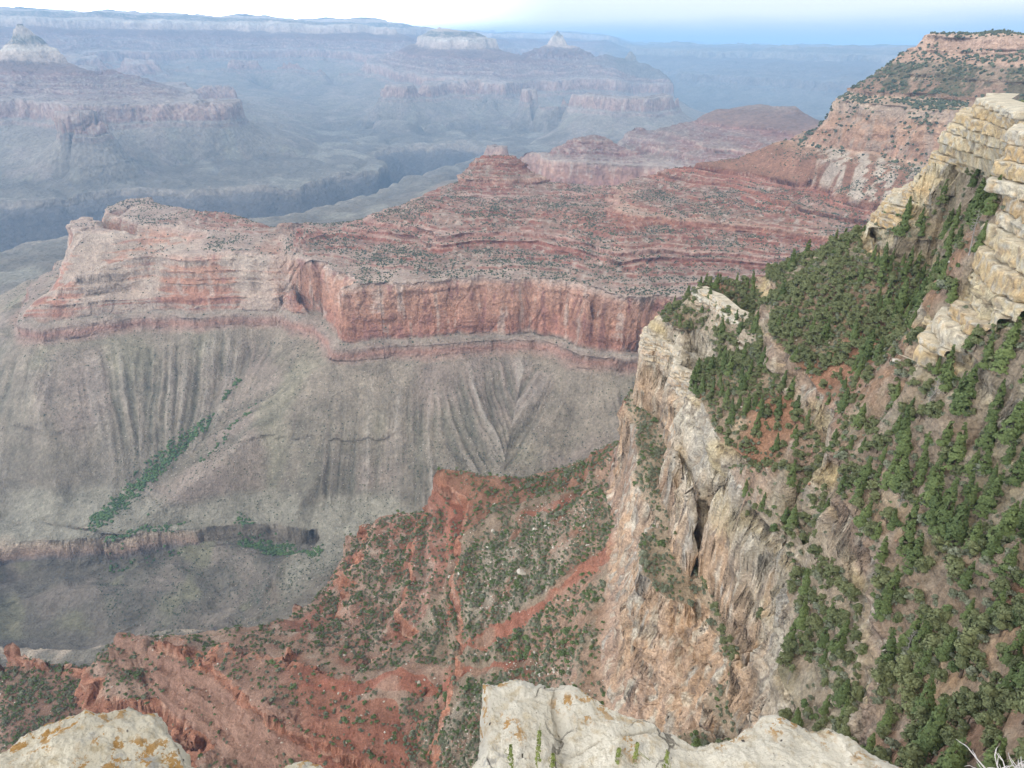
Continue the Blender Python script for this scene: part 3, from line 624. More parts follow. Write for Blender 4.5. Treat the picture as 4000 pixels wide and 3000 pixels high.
    c = lerp(c, np.array([.62, .52, .33]), up*.8); c = lerp(c, np.array([.60, .43, .24]), up*smooth(.05, .4, bd)*.8)
    c = lerp(c, np.array([.38, .36, .32]), up*smooth(.1, .45, -bd+.3*v_)*.75)
    pt = (r < 620)*smooth(1.0, 2.0, g)*smooth(-268, -262, zs)
    for th, k in ((5.2, .62), (1.9, .45)):                                # dark partings between beds, under-ledge shade painted into the colour
        f = zs/th+.35*pn(x/18, y/18, 210); t = f-np.floor(f); c = lerp(c, np.array([.17, .135, .10]), pt*k*(1-smooth(.05, .16, np.minimum(t, 1-t)))*smooth(-.35, .25, pn3(x/11, y/11, zs/3, 211))*np.where(zs < -150, .55, 1.0))
    # vegetated ground far above: forest on the rim
    m = smooth(40, 50, zs)*(r > 1500); c = lerp(c, np.array([.085, .10, .055]), m*.9)
    m = smooth(-34, -42, zs)*smooth(-112, -104, zs)*(r > 1500)*smooth(-.35, .25, n2+n1); c = lerp(c, np.array([.10, .115, .07]), m*.8)
    # pale scree fans spilling over the red slope under the headland
    m = (r > 1500)*(r < 3200)*smooth(20.5, 24, az_)*smooth(-258, -268, zs)*smooth(-372, -345, zs)*smooth(-.15, .2, pn(az_*1.1, r/900, 151)+.5*n2+.3*smooth(27, 33, az_))
    c = lerp(c, np.array([.42, .36, .29]), m*.85)
    m = (r > 1500)*(r < 3200)*smooth(-118, -150, zs)*smooth(-262, -250, zs)*smooth(-.1, .3, n2-.2*n1); c = lerp(c, np.array([.44, .385, .31]), m*.85)
    # the low grey hills by the creek
    m = smooth(2000, 1800, r)*smooth(-1046, -1050, zs); c = lerp(c, np.array([.175, .155, .125]), m); c = lerp(c, np.array([.21, .178, .145]), m*smooth(0, .4, n1))
    c = lerp(c, np.array([.21, .195, .135]), m*smooth(.1, .4, fbm(x+90, y, 160.0, 3, 152)))
    m = (r > 2600)*smooth(-994, -1000, zs)*smooth(-1048, -1044, zs); c = lerp(c, np.array([.27, .225, .18]), m*.8)
    m = smooth(1700, 1600, r)*smooth(-30, -29, az_)*smooth(-992, -998, zs)*smooth(-1050, -1046, zs); c = lerp(c, np.array([.185, .158, .122]), m*.9)
    # far platform: paler flats, washes
    m = smooth(-940, -965, zs)*smooth(-1002, -996, zs)*smooth(.1, .5, fbm(x, y, 500.0, 3, 140)); c = lerp(c, np.array([.30, .275, .215]), m*.7)
    # weathered red crags: pale bedding edges, dark joints
    m = near*smooth(-262, -275, zs)*smooth(.9, 1.8, g); c = lerp(c, np.array([.37, .17, .105]), m*.8)
    c = lerp(c, np.array([.46, .30, .22]), m*smooth(.15, .45, pn3(x/30, y/30, zs/1.8, 33))*.7); c = lerp(c, np.array([.20, .085, .06]), m*smooth(.2, .5, pn3(x/7, y/7, zs/9, 34))*.6)
    # the headland is pinker and duller than the near ledges
    m = (r > 1500)*(r < 3300)*smooth(-262, -255, zs)*(zs < 44); c = c*(1-.30*m[:, None])*(1+m[:, None]*np.array([.10, -.04, -.08]))
    far = smooth(3400, 6000, r); lum = c.mean(1)[:, None]; c = c+(lum*np.array([1.05, .99, .92])-c)*(.45*far[:, None])  # haze put into the colour: far rock loses its red with range
    m = (r > 11500)*smooth(4, 8, az_); c = lerp(c, np.array([.17, .17, .155]), m*.75)  # cloud shadow on the far right rim, painted as a darker rock colour
    # general variation
    f = 1+.16*n2[:, None]+.10*n3[:, None]+.10*n1[:, None]
    return np.clip(c*f, .02, .8)

# ------------------------------------------------------------------ materials
def rock_material(name, sc, bump_m, rough=.95, speck=.35):
    m = bpy.data.materials.new(name); m.use_nodes = True; t = m.node_tree; b = t.nodes['Principled BSDF']
    b.inputs['Roughness'].default_value = rough; b.inputs['Specular IOR Level'].default_value = .12
    at = N(t, 'ShaderNodeAttribute', attribute_name='rock'); ge = N(t, 'ShaderNodeNewGeometry')
    n1 = N(t, 'ShaderNodeTexNoise', i_Scale=1/sc, i_Detail=6.0, i_Roughness=.7); t.links.new(ge.outputs['Position'], n1.inputs['Vector'])
    vo = N(t, 'ShaderNodeTexVoronoi', i_Scale=1/(sc*.55)); t.links.new(ge.outputs['Position'], vo.inputs['Vector'])
    mr = N(t, 'ShaderNodeMapRange'); t.links.new(n1.outputs[0], mr.inputs[0]); mr.inputs[1].default_value = .25; mr.inputs[2].default_value = .75
    mr.inputs[3].default_value = 1-speck; mr.inputs[4].default_value = 1+speck
    vr = N(t, 'ShaderNodeMapRange'); t.links.new(vo.outputs['Color'], vr.inputs[0]); vr.inputs[3].default_value = 1-speck*.6; vr.inputs[4].default_value = 1+speck*.6
    n2 = N(t, 'ShaderNodeTexNoise', i_Scale=1/(sc*7), i_Detail=5.0, i_Roughness=.65); t.links.new(ge.outputs['Position'], n2.inputs['Vector'])
    m2 = N(t, 'ShaderNodeMapRange'); t.links.new(n2.outputs[0], m2.inputs[0]); m2.inputs[1].default_value = .3; m2.inputs[2].default_value = .7; m2.inputs[3].default_value = .80; m2.inputs[4].default_value = 1.2
    mu = math_(t, 'MULTIPLY', math_(t, 'MULTIPLY', mr.outputs[0], vr.outputs[0]), m2.outputs[0])
    vm = N(t, 'ShaderNodeVectorMath', operation='SCALE'); t.links.new(at.outputs['Color'], vm.inputs[0]); t.links.new(mu, vm.inputs['Scale'])
    t.links.new(vm.outputs[0], b.inputs['Base Color'])
    bp = N(t, 'ShaderNodeBump', i_Strength=1.0, i_Distance=bump_m); t.links.new(math_(t, 'ADD', math_(t, 'ADD', n1.outputs[0], math_(t, 'MULTIPLY', vo.outputs['Distance'], .5)), math_(t, 'MULTIPLY', n2.outputs[0], 3.0)), bp.inputs['Height'])
    t.links.new(bp.outputs[0], b.inputs['Normal']); return m
M_NEAR = rock_material('weathered_rock', 1.4, .8); M_MID = rock_material('layered_rock', 8, 4.0, speck=.30); M_FAR = rock_material('hazy_rock', 45, 18, speck=.22)

def quick_mesh(name, co, faces, mat, col=None, smooth_=True, parent=None):
    me = bpy.data.meshes.new(name); nv = len(co); k = faces.shape[1]; nf = len(faces)
    me.vertices.add(nv); me.vertices.foreach_set('co', np.ascontiguousarray(co, np.float32).ravel())
    me.loops.add(nf*k); me.loops.foreach_set('vertex_index', np.ascontiguousarray(faces, np.int32).ravel())
    me.polygons.add(nf); me.polygons.foreach_set('loop_start', np.arange(nf, dtype=np.int32)*k)
    try: me.polygons.foreach_set('loop_total', np.full(nf, k, np.int32))
    except Exception: pass
    me.polygons.foreach_set('use_smooth', np.full(nf, smooth_))
    if col is not None:
        a = me.color_attributes.new('rock', 'FLOAT_COLOR', 'POINT'); a.data.foreach_set('color', np.concatenate([col, np.ones((nv, 1))], 1).astype(np.float32).ravel())
    me.update(); me.validate(clean_customdata=False) if False else None
    if mat: me.materials.append(mat)
    o = bpy.data.objects.new(name, me); C.objects.link(o)
    if parent: o.parent = parent
    return o
def tag(o, label=None, cat=None, group=None, kind=None):
    if label: o['label'] = label
    if cat: o['category'] = cat
    if group: o['group'] = group
    if kind: o['kind'] = kind
    return o

REG = {1: ('canyon_floor', 'grey green valley floor and lower slopes of bare shale and scree', M_MID), 2: ('ridge', 'long red layered ridge rising to a pyramid butte and the pale headland', M_MID), 3: ('talus_slope', 'pale grey scree slope scored by rills under the red cliff', M_MID),
       4: ('cliff', 'tall pale tan and peach sandstone cliff below the bushy spur', M_NEAR), 5: ('hillside', 'bushy spur of brown and red soil covered with trees', M_NEAR), 6: ('red_slope', 'brick red crags and brushy slopes below the pale cliff', M_NEAR),
       7: ('far_rim', 'hazy blue plateau rim closing the canyon at the horizon', M_FAR), 8: ('temple_butte', 'hazy layered buttes and terraces across the canyon', M_FAR), 9: ('platform', 'hazy grey green platform cut by the dark inner gorge', M_FAR), 10: ('rock_outcrop', 'ledgy yellow limestone outcrop above the trees', M_NEAR)}
def classify(x, y, z, zs, g, r, bandi):
    azd = np.degrees(np.arctan2(x, y)); k = np.zeros(x.shape, np.int8)
    if bandi == 0:
        k[:] = 6
        sp = (azd > 6) & (r < 560); k[sp & (zs > -262)] = 5; k[sp & (zs > -268) & (zs < -146) & (g > 1.6)] = 4; k[sp & (outcrop_mask(x, y) > 0)] = 10
    elif bandi == 1:
        k[:] = 2; k[zs < -707] = 3; k[zs < -948] = 1; k[(r < 1000) & (zs > -948)] = 6
    else:
        k[:] = 8; k[zs < -900] = 9; k[r > 13500] = 7; k[(r > 13000) & (azd > -10) & (azd < 12) & (r < 17000) & (zs > -900)] = 8
    return k
BANDS = [(26, 600, 1000, 1500), (600, 3300, 1000, 1300), (3300, 58000, 800, 1300)]
def build_terrain():
    for bi, (r0, r1, nr, n0) in enumerate(BANDS):
        q = band(r0, r1, nr, n0); a = np.repeat(az[:, None], nr, 1)
        x, y, z, zs, g, r, tl = surface(a.ravel(), q.ravel())
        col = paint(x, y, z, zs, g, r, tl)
        co = np.stack([x, y, z], 1); na = len(az)
        ii = (np.arange(na-1)[:, None]*nr+np.arange(nr-1)[None]).ravel()
        F = np.stack([ii, ii+1, ii+nr+1, ii+nr], 1)[:, ::-1]
        kl = classify(x, y, z, zs, g, r, bi)[F[:, 0]]
        for k in np.unique(kl):
            f = F[kl == k]; u, inv = np.unique(f, return_inverse=True)
            nm, lb, mt = REG[int(k)]
            if bi == 1 and k == 6: mt = M_MID
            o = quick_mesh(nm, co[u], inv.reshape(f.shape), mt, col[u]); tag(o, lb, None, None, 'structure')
        log('band', bi, co.shape, 'z', z.min(), z.max())
build_terrain()
# ------------------------------------------------------------------ where things can stand, and what the camera can see of the ground
def project(P):
    P = np.atleast_2d(P); d = P@FW; return 1106+FPX*(P@CR)/d, 829.5-FPX*(P@CU)/d, d
_va = np.linspace(math.radians(-50), math.radians(50), 560); _vq = np.linspace(math.log(27), math.log(4200), 900)
_AA, _QQ = np.meshgrid(_va, _vq, indexing='ij')
_sz = surface(_AA.ravel(), _QQ.ravel(), False); _Z = _sz[2].reshape(_AA.shape); _G = _sz[4].reshape(_AA.shape); _ZS = _sz[3].reshape(_AA.shape)
_TH = np.maximum.accumulate(np.arctan2(_Z, np.exp(_QQ)), axis=1)
def look(G, a, q):
    i = np.clip(np.rint((a-_va[0])/(_va[1]-_va[0])).astype(int), 0, len(_va)-1); j = np.clip(np.rint((q-_vq[0])/(_vq[1]-_vq[0])).astype(int), 0, len(_vq)-1); return G[i, j]
def seen(x, y, z, up):
    a, q = to_aq(x, y); return np.arctan2(z+up, np.hypot(x, y)) > look(_TH, a, q-.012)-.004
def ground(x, y):
    a, q = to_aq(np.asarray(x, float), np.asarray(y, float)); X_ = surface(a, q, False); return X_[2], X_[3], X_[4]
def hit(u, v):
    """the ground point seen at a place in the photograph"""
    d = ray(u, v); a = math.atan2(d[0], d[1]); sl = d[2]/math.hypot(d[0], d[1])
    i = np.clip(int(round((a-_va[0])/(_va[1]-_va[0]))), 0, len(_va)-1); r = np.exp(_vq); b = np.nonzero(_Z[i] > sl*r)[0]
    if len(b) == 0: return None
    r0 = r[b[0]]; x, y = r0*math.sin(a), r0*math.cos(a); z = float(ground([x], [y])[0][0]); return np.array([x, y, z])
def inpoly(u, v, P): return poly_in(np.asarray(u, float), np.asarray(v, float), P)
def nearest_ok(pts, taken, dmin):
    """greedy thinning so that stems keep their distance"""
    cell = {}; keep = []
    for (x, y, d) in taken: cell.setdefault((int(x//8), int(y//8)), []).append((x, y, d))
    for k, (x, y) in enumerate(pts):
        d = dmin[k]; cx, cy = int(x//8), int(y//8); ok = True
        for i in (-1, 0, 1):
            for j in (-1, 0, 1):
                for (a, b, e) in cell.get((cx+i, cy+j), ()):
                    if (a-x)**2+(b-y)**2 < ((d+e)*.5)**2: ok = False; break
                if not ok: break
            if not ok: break
        if ok: keep.append(k); cell.setdefault((cx, cy), []).append((x, y, d))
    return keep

# ------------------------------------------------------------------ plant materials
def leaf_material(name, c1, c2, spread=.5):
    m = bpy.data.materials.new(name); m.use_nodes = True; t = m.node_tree; b = t.nodes['Principled BSDF']
    b.inputs['Roughness'].default_value = .75; b.inputs['Specular IOR Level'].default_value = .2
    oi = N(t, 'ShaderNodeObjectInfo'); ge = N(t, 'ShaderNodeNewGeometry'); mx = N(t, 'ShaderNodeMix', data_type='RGBA')
    f = math_(t, 'ADD', math_(t, 'MULTIPLY', oi.outputs['Random'], 1-spread), math_(t, 'MULTIPLY', ge.outputs['Random Per Island'], spread))
    t.links.new(f, mx.inputs[0]); mx.inputs[6].default_value = (*c1, 1); mx.inputs[7].default_value = (*c2, 1)
    t.links.new(mx.outputs[2], b.inputs['Base Color']); return m
def plain_material(name, col, rough=.9, var=.25, scale=6.0):
    m = bpy.data.materials.new(name); m.use_nodes = True; t = m.node_tree; b = t.nodes['Principled BSDF']; b.inputs['Roughness'].default_value = rough; b.inputs['Specular IOR Level'].default_value = .15
    n = N(t, 'ShaderNodeTexNoise', i_Scale=scale, i_Detail=5.0); tc = N(t, 'ShaderNodeTexCoord'); t.links.new(tc.outputs['Object'], n.inputs['Vector'])
    mr = N(t, 'ShaderNodeMapRange'); t.links.new(n.outputs[0], mr.inputs[0]); mr.inputs[1].default_value = .3; mr.inputs[2].default_value = .7; mr.inputs[3].default_value = 1-var; mr.inputs[4].default_value = 1+var
    vm = N(t, 'ShaderNodeVectorMath', operation='SCALE'); vm.inputs[0].default_value = col; t.links.new(mr.outputs[0], vm.inputs['Scale']); t.links.new(vm.outputs[0], b.inputs['Base Color']); return m
M_FIR = leaf_material('fir_needles', (.066, .096, .038), (.155, .195, .068)); M_PIN = leaf_material('pinyon_needles', (.090, .112, .052), (.20, .215, .10))
M_SAGE = leaf_material('sage_leaves', (.12, .14, .088), (.25, .26, .18)); M_OAK = leaf_material('oak_leaves', (.078, .118, .046), (.150, .195, .078))
M_BARK = plain_material('bark', (.10, .075, .055)); M_DEAD = plain_material('weathered_wood', (.30, .27, .245)); M_BRUSH = leaf_material('brush', (.040, .054, .034), (.115, .130, .075), 1.0)
M_THICK = leaf_material('thicket', (.055, .095, .04), (.10, .16, .055), 1.0)

# ------------------------------------------------------------------ plant shapes
def cards(cen, nrm, size, R):
    """small bent leaf clusters, two triangles each"""
    n = len(cen); t = R.normal(size=(n, 3)); t -= (t*nrm).sum(1)[:, None]*nrm; t /= np.linalg.norm(t, axis=1)[:, None]+1e-9; b = np.cross(nrm, t)
    s = size[:, None]; j = lambda: (R.random((n, 1))*.5+.75)
    v = np.stack([cen-t*s*j()-b*s*.55*j(), cen+t*s*.2*j()-b*s*.75*j()+nrm*s*.25, cen+t*s*1.1*j()+b*s*.1, cen-t*s*.1*j()+b*s*.7*j()-nrm*s*.2], 1).reshape(-1, 3)
    return v, np.arange(4*n).reshape(n, 4)
def unit(v): return v/(np.linalg.norm(v, axis=1)[:, None]+1e-9)
def fir_crown(R, H=9.0, n=1300, lean=0.0, wide=.22):
    z = H*(.08+.92*(1-np.sqrt(R.random(n))*1.0)); z = np.clip(z, .06*H, H*.995)
    rad = wide*H*(1-z/H)**.85*(.78+.35*np.sin(z*5.5/H*3+R.random()*6)*.5)+.06
    lob = 7; ph = R.random(lob)*6.28; a = R.random(n)*6.28
    a = np.where(R.random(n) < .75, ph[R.integers(0, lob, n)]+z*1.9+R.normal(0, .28, n), a)
    q = np.sqrt(R.random(n))*.75+.3; x, y = np.cos(a)*rad*q, np.sin(a)*rad*q
    keep = pn3(x*.9+R.random()*50, y*.9, z*.8, 5) > -.25
    c = np.stack([x, y, z-.22*rad*q], 1)[keep]; o = unit(np.stack([x, y, np.abs(z)*0+.7*rad], 1)[keep]+R.normal(0, .25, (keep.sum(), 3)))
    return cards(c, o, R.uniform(.14, .32, len(c))*(H/9)**.6, R)
def round_crown(R, H=5.0, W=2.4, n=1000, clumps=11, leaf=.24):
    cz = R.uniform(.28, .86, clumps)*H; ca = R.random(clumps)*6.28; cr = W*np.sqrt(R.random(clumps))*.62*(1.15-cz/H*.6)
    cc = np.stack([np.cos(ca)*cr, np.sin(ca)*cr, cz], 1); rs = R.uniform(.30, .52, clumps)*W*.95
    k = R.integers(0, clumps, n); d = unit(R.normal(size=(n, 3))); d[:, 2] = np.abs(d[:, 2])*1.1-.25*R.random(n); d = unit(d)
    c = cc[k]+d*(rs[k]*(.55+.5*R.random(n)))[:, None]*np.array([1, 1, .8]); c[:, 2] = np.maximum(c[:, 2], .05*H)
    keep = pn3(c[:, 0]*1.1+9, c[:, 1]*1.1, c[:, 2]*1.1, 6) > -.22
    return cards(c[keep], unit(d+R.normal(0, .3, d.shape))[keep], R.uniform(.65, 1.35, keep.sum())*leaf, R)
def tube(path, rad, sides=6):
    P = np.asarray(path, float); n = len(P); V = []
    for i in range(n):
        d = P[min(i+1, n-1)]-P[max(i-1, 0)]; d = d/(np.linalg.norm(d)+1e-9); a = np.cross(d, [.3, .9, .1]); a /= np.linalg.norm(a)+1e-9; b = np.cross(d, a)
        for k in range(sides):
            t = 6.2832*k/sides; V.append(P[i]+(a*math.cos(t)+b*math.sin(t))*rad[i])
    F = [(i*sides+k, i*sides+(k+1) % sides, (i+1)*sides+(k+1) % sides, (i+1)*sides+k) for i in range(n-1) for k in range(sides)]
    return np.array(V), np.array(F)
def merge(parts):
    V, F, o = [], [], 0
    for v, f in parts: V.append(v); F.append(np.asarray(f)+o); o += len(v)
    return np.concatenate(V), np.concatenate(F)
def limb(p, d, L, r, R, k=5, bend=.25):
    P = [np.array(p, float)]; d = np.array(d, float); d /= np.linalg.norm(d)
    for i in range(k-1): d = d+R.normal(0, bend, 3); d /= np.linalg.norm(d); P.append(P[-1]+d*L/(k-1))
    return P, [r*(1-.85*i/(k-1)) for i in range(k)]
def trunk_mesh(R, H, r, limbs=7, crown_w=1.5, conifer=False):
    top = np.array([R.normal(0, .04)*H, R.normal(0, .04)*H, H*(.97 if conifer else .62)]); n = 6
    path = [np.array([0, 0, -.6])]+[top*t+np.array([R.normal(0, .012)*H, R.normal(0, .012)*H, 0]) for t in np.linspace(.04, 1, n)]
    parts = [tube(path, [r*1.25]+list(r*(1-.9*np.linspace(0, 1, n))), 6)]
    for i in range(limbs):
        t = R.uniform(.15, .9); a = R.random()*6.28; L = crown_w*((1-t)*1.0+.12) if conifer else crown_w*R.uniform(.6, 1.05)
        P, q = limb(top*t, (math.cos(a), math.sin(a), -.05 if conifer else R.uniform(.25, .8)), L, r*.38*(1-.6*t), R, 4, .12); parts.append(tube(P, q, 4))
    return merge(parts)
def snag_mesh(R, H, r, bushy=26):
    path = [np.array([0, 0, -.4])]+[np.array([R.normal(0, .02)*H*t, R.normal(0, .02)*H*t, H*t]) for t in np.linspace(.05, 1, 6)]
    parts = [tube(path, [r*1.2]+list(r*(1-.92*np.linspace(0, 1, 6))), 5)]
    for i in range(bushy):
        t = R.uniform(.15, .97); a = R.random()*6.28; P, q = limb((0, 0, H*t), (math.cos(a), math.sin(a), R.uniform(-.1, .7)), H*R.uniform(.1, .28)*(1.1-t*.7), r*.35, R, 4, .25); parts.append(tube(P, q, 3))
        P2, q2 = limb(P[2], R.normal(size=3), H*.1, r*.2, R, 3, .3); parts.append(tube(P2, q2, 3))
    return merge(parts)
def only_mesh(name, V, F, mat, smooth_=False):
    o = quick_mesh(name, V, F, mat, None, smooth_); me = o.data; bpy.data.objects.remove(o); return me
RS = np.random.default_rng(3)
KINDS = {}
for kind, leafm, spec in (('fir_tree', M_FIR, [(9, .21), (9, .25), (9, .28), (9, .20), (9, .23)]), ('pinyon_tree', M_PIN, [(5, 2.3), (5, 2.7), (5, 2.0), (5, 2.5), (5, 2.9)])):
    KINDS[kind] = []
    for H, w_ in spec:
        V, F = fir_crown(RS, H, 2400, 0, w_) if kind == 'fir_tree' else round_crown(RS, H, w_, 1700, int(RS.integers(9, 15)))
        tv, tf = trunk_mesh(RS, H, .17 if kind == 'fir_tree' else .16, 9, 1.9, kind == 'fir_tree')
        KINDS[kind].append((only_mesh('crown', V, F, leafm), only_mesh('trunk', tv, tf, M_BARK, True)))
def shrub_meshes(mat, n=4, leaf=.15):
    return [only_mesh('shrub', *round_crown(RS, 1.3, 1.0, 340, 7, leaf), mat) for _ in range(n)]
SH = {'sage_bush': shrub_meshes(M_SAGE), 'oak_bush': shrub_meshes(M_OAK, 4, .17)}
SNAGS = [only_mesh('dead_tree', *snag_mesh(RS, 6.0, .11, 30), M_DEAD, True) for _ in range(4)]
# ------------------------------------------------------------------ bedded limestone: stacks of thick beds, each with its own overhang
def resample(P, step):
    P = np.asarray(P, float); seg = np.linalg.norm(np.diff(P, axis=0), axis=1); cum = np.concatenate([[0], np.cumsum(seg)]); n = max(4, int(cum[-1]/step)); t = np.linspace(0, cum[-1], n)
    return np.stack([np.interp(t, cum, P[:, k]) for k in range(P.shape[1])], 1)
def bed_stack(name, label, edge_at, ztop, zbot, thick, R, step=.55, depth=9.0, out=1.6, jag=1.3, pal=0):
    parts, cols = [], []; z = ztop
    while z > zbot:
        th = R.uniform(*thick)*(1.6 if R.random() < .25 else 1.0); zb = z-th; E = resample(edge_at(max(z-.5*th, zbot)), step); n = len(E)
        T = np.gradient(E, axis=0); T /= np.linalg.norm(T, axis=1)[:, None]+1e-9; Nn = np.stack([T[:, 1], -T[:, 0]], 1)
        k = np.ones(9)/9
        for c in (0, 1): Nn[:, c] = np.convolve(np.pad(Nn[:, c], 4, mode='edge'), k, 'valid')
        off = out+R.uniform(-.8, .8)*jag
        prof = [(-depth, z+.15), (-depth*.4, z+.1), (-2.2, z), (-.8, z-.02), (-.25, z-.10), (-.04, z-.08*th-.08), (.04, z-.25*th), (.02, z-.5*th), (0, z-.75*th), (-.08, z-.9*th), (-.7, zb+.10), (-2.1, zb-.1), (-3.4, zb-4.5)]
        V = []
        for d, zz in prof:
            dd = np.full(n, off+d); zc = np.full(n, zz)
            if d > -2.3:
                rid, e = worley(E[:, 0]/6.5, E[:, 1]/6.5, np.full(n, z)/3.0, 3); rid2, e2 = worley(E[:, 0]/2.3, E[:, 1]/2.3, np.full(n, zz)/1.1, 5)
                dd = dd+jag*(1.5*(rid-.5)+.5*(rid2-.5))-.5*jag*(1-smooth(0, .07, e))-.14*jag*(1-smooth(0, .08, e2))+.35*pn3(E[:, 0]/1.2, E[:, 1]/1.2, zc/1.2, 6)+1.6*pn(E[:, 0]/9, E[:, 1]/9, int(z) & 63)
                zc = zc+.16*th*pn(E[:, 0]/2.5, E[:, 1]/2.5, 8)+.5*pn(E[:, 0]/14, E[:, 1]/14, 9)
            V.append(np.column_stack([E+Nn*dd[:, None], zc]))
        V = np.array(V); m = len(prof); i = np.arange(m-1)[:, None]*n; j = np.arange(n-1)[None]; F = np.stack([i+j, i+n+j, i+n+j+1, i+j+1], -1).reshape(-1, 4)
        P = V.reshape(-1, 3); parts.append((P, F)); x, y, w = P.T
        base = np.array([[.52, .43, .28], [.50, .38, .22], [.46, .33, .18], [.54, .47, .35]][int(R.integers(0, 4))] if pal == 0 else [[.58, .48, .35], [.54, .41, .29], [.60, .54, .43]][int(R.integers(0, 3))])
        c = np.tile(base, (len(P), 1)); nz = pn3(x/2.6, y/2.6, w/1.3, 41); n2 = pn3(x/.9, y/.9, w/2.4, 42)
        c = lerp(c, np.array([.40, .38, .33]), smooth(.05, .4, nz+.3*n2)*.75); c = lerp(c, np.array([.50, .33, .16]), smooth(.1, .5, -nz+.3*n2)*.6); c = lerp(c, np.array([.58, .53, .43]), np.repeat(np.array([1, 1, 1, .9, .7, .2]+[0]*7)[:m], n)*.6)
        c = lerp(c, np.array([.16, .14, .12]), smooth(.15, .5, n2-.3*nz+.2*pn3(x/5, y/5, w/9, 43))*.65); cols.append(np.clip(c*(1+.2*n2[:, None]), .03, .8))
        z = zb-.02
    V, F = merge(parts); o = quick_mesh(name, V, F, M_BED, np.concatenate(cols), False); return tag(o, label, None, None, 'structure')
M_BED = rock_material('bedded_limestone', .5, .25, speck=.22)
def curve_at(L):
    """a line given as points falling in z: the plan point at a height"""
    A_ = np.array(L); o = np.argsort(A_[:, 2]); A_ = A_[o]; return lambda z: np.array([np.interp(z, A_[:, 2], A_[:, k]) for k in (0, 1)])
RB = np.random.default_rng(91)
LA = curve_at([pd(*q) for q in ((1893, 474, 312), (1915, 446, 311), (1952, 430, 310), (1980, 408, 309), (1998, 388, 308), (2010, 356, 307), (2040, 320, 306), (2060, 286, 304), (2072, 262, 302), (2090, 246, 300), (2130, 224, 300))])
FA = curve_at([pz(*q) for q in ((1878, 508, -66.5), (1920, 502, -63), (1960, 490, -60), (2000, 478, -57.5), (2080, 458, -52.5), (2125, 450, -50), (2165, 424, -45.5), (2230, 384, -38), (2420, 280, -12))])
def edge_a(z):
    l = LA(z); b = l*(1+34/np.linalg.norm(l))+np.array([6.0, 4.0]); f = FA(min(z, -14)); m = l*.55+f*.45; m = m*(1-1.5/np.linalg.norm(m)); return [b, l, m, f]
bed_stack('rock_outcrop', 'stepped cream limestone beds climbing the skyline above the dark wood', edge_a, -14.5, -66, (1.5, 3.6), RB)
LB = curve_at([pd(*q) for q in ((2176, 352, 217), (2160, 400, 213), (2150, 470, 209), (2130, 555, 205), (2112, 620, 203), (2080, 670, 199), (2012, 712, 195), (1995, 775, 190))])
FB = curve_at([pz(*q) for q in ((1992, 792, -73), (2060, 760, -65.5), (2110, 735, -60.5), (2212, 690, -51.5), (2300, 660, -44))]+[pa(46, 160, -30), pa(52, 150, -16)])
def edge_b(z):
    l = LB(z); b = l*(1+26/np.linalg.norm(l))+np.array([5.0, 3.0]); f = FB(z); m = l*.5+f*.5; return [b, l, m, f]
bed_stack('rock_outcrop', 'nearer yellow limestone buttress of thick beds at the right edge', edge_b, -17, -72, (1.6, 4.2), RB, step=.45)
def edge_c(z): return [pz(*q)[:2] for q in ((1522, 622, -120), (1497, 632, -122), (1509, 641, -122), (1542, 648, -121), (1579, 676, -120), (1640, 698, -119))]
bed_stack('rock_outcrop', 'small tan cliff band on the shoulder of the bushy spur', edge_c, -118.5, -138, (1.4, 3.2), RB, step=.6, out=1.0, depth=6, pal=1)
def edge_d(z): return [pz(*q)[:2] for q in ((1640, 745, -122), (1597, 740, -126), (1592, 760, -130), (1582, 800, -140))]
bed_stack('rock_outcrop', 'squat tan rock pillar among the bushes of the spur', edge_d, -125, -143, (1.4, 3.0), RB, step=.5, out=.6, depth=3, pal=1)
def edge_e(z): return [pz(*q)[:2] for q in ((1470, 672, -142), (1412, 699, -147), (1386, 718, -150), (1392, 738, -150), (1428, 748, -151), (1464, 774, -152), (1448, 818, -155), (1500, 836, -153))]
bed_stack('rock_outcrop', 'pale jutting cap beds at the tip of the tall cliff', edge_e, -147.5, -158, (1.3, 2.6), RB, step=.6, out=.8, depth=4, pal=1)
log('beds')
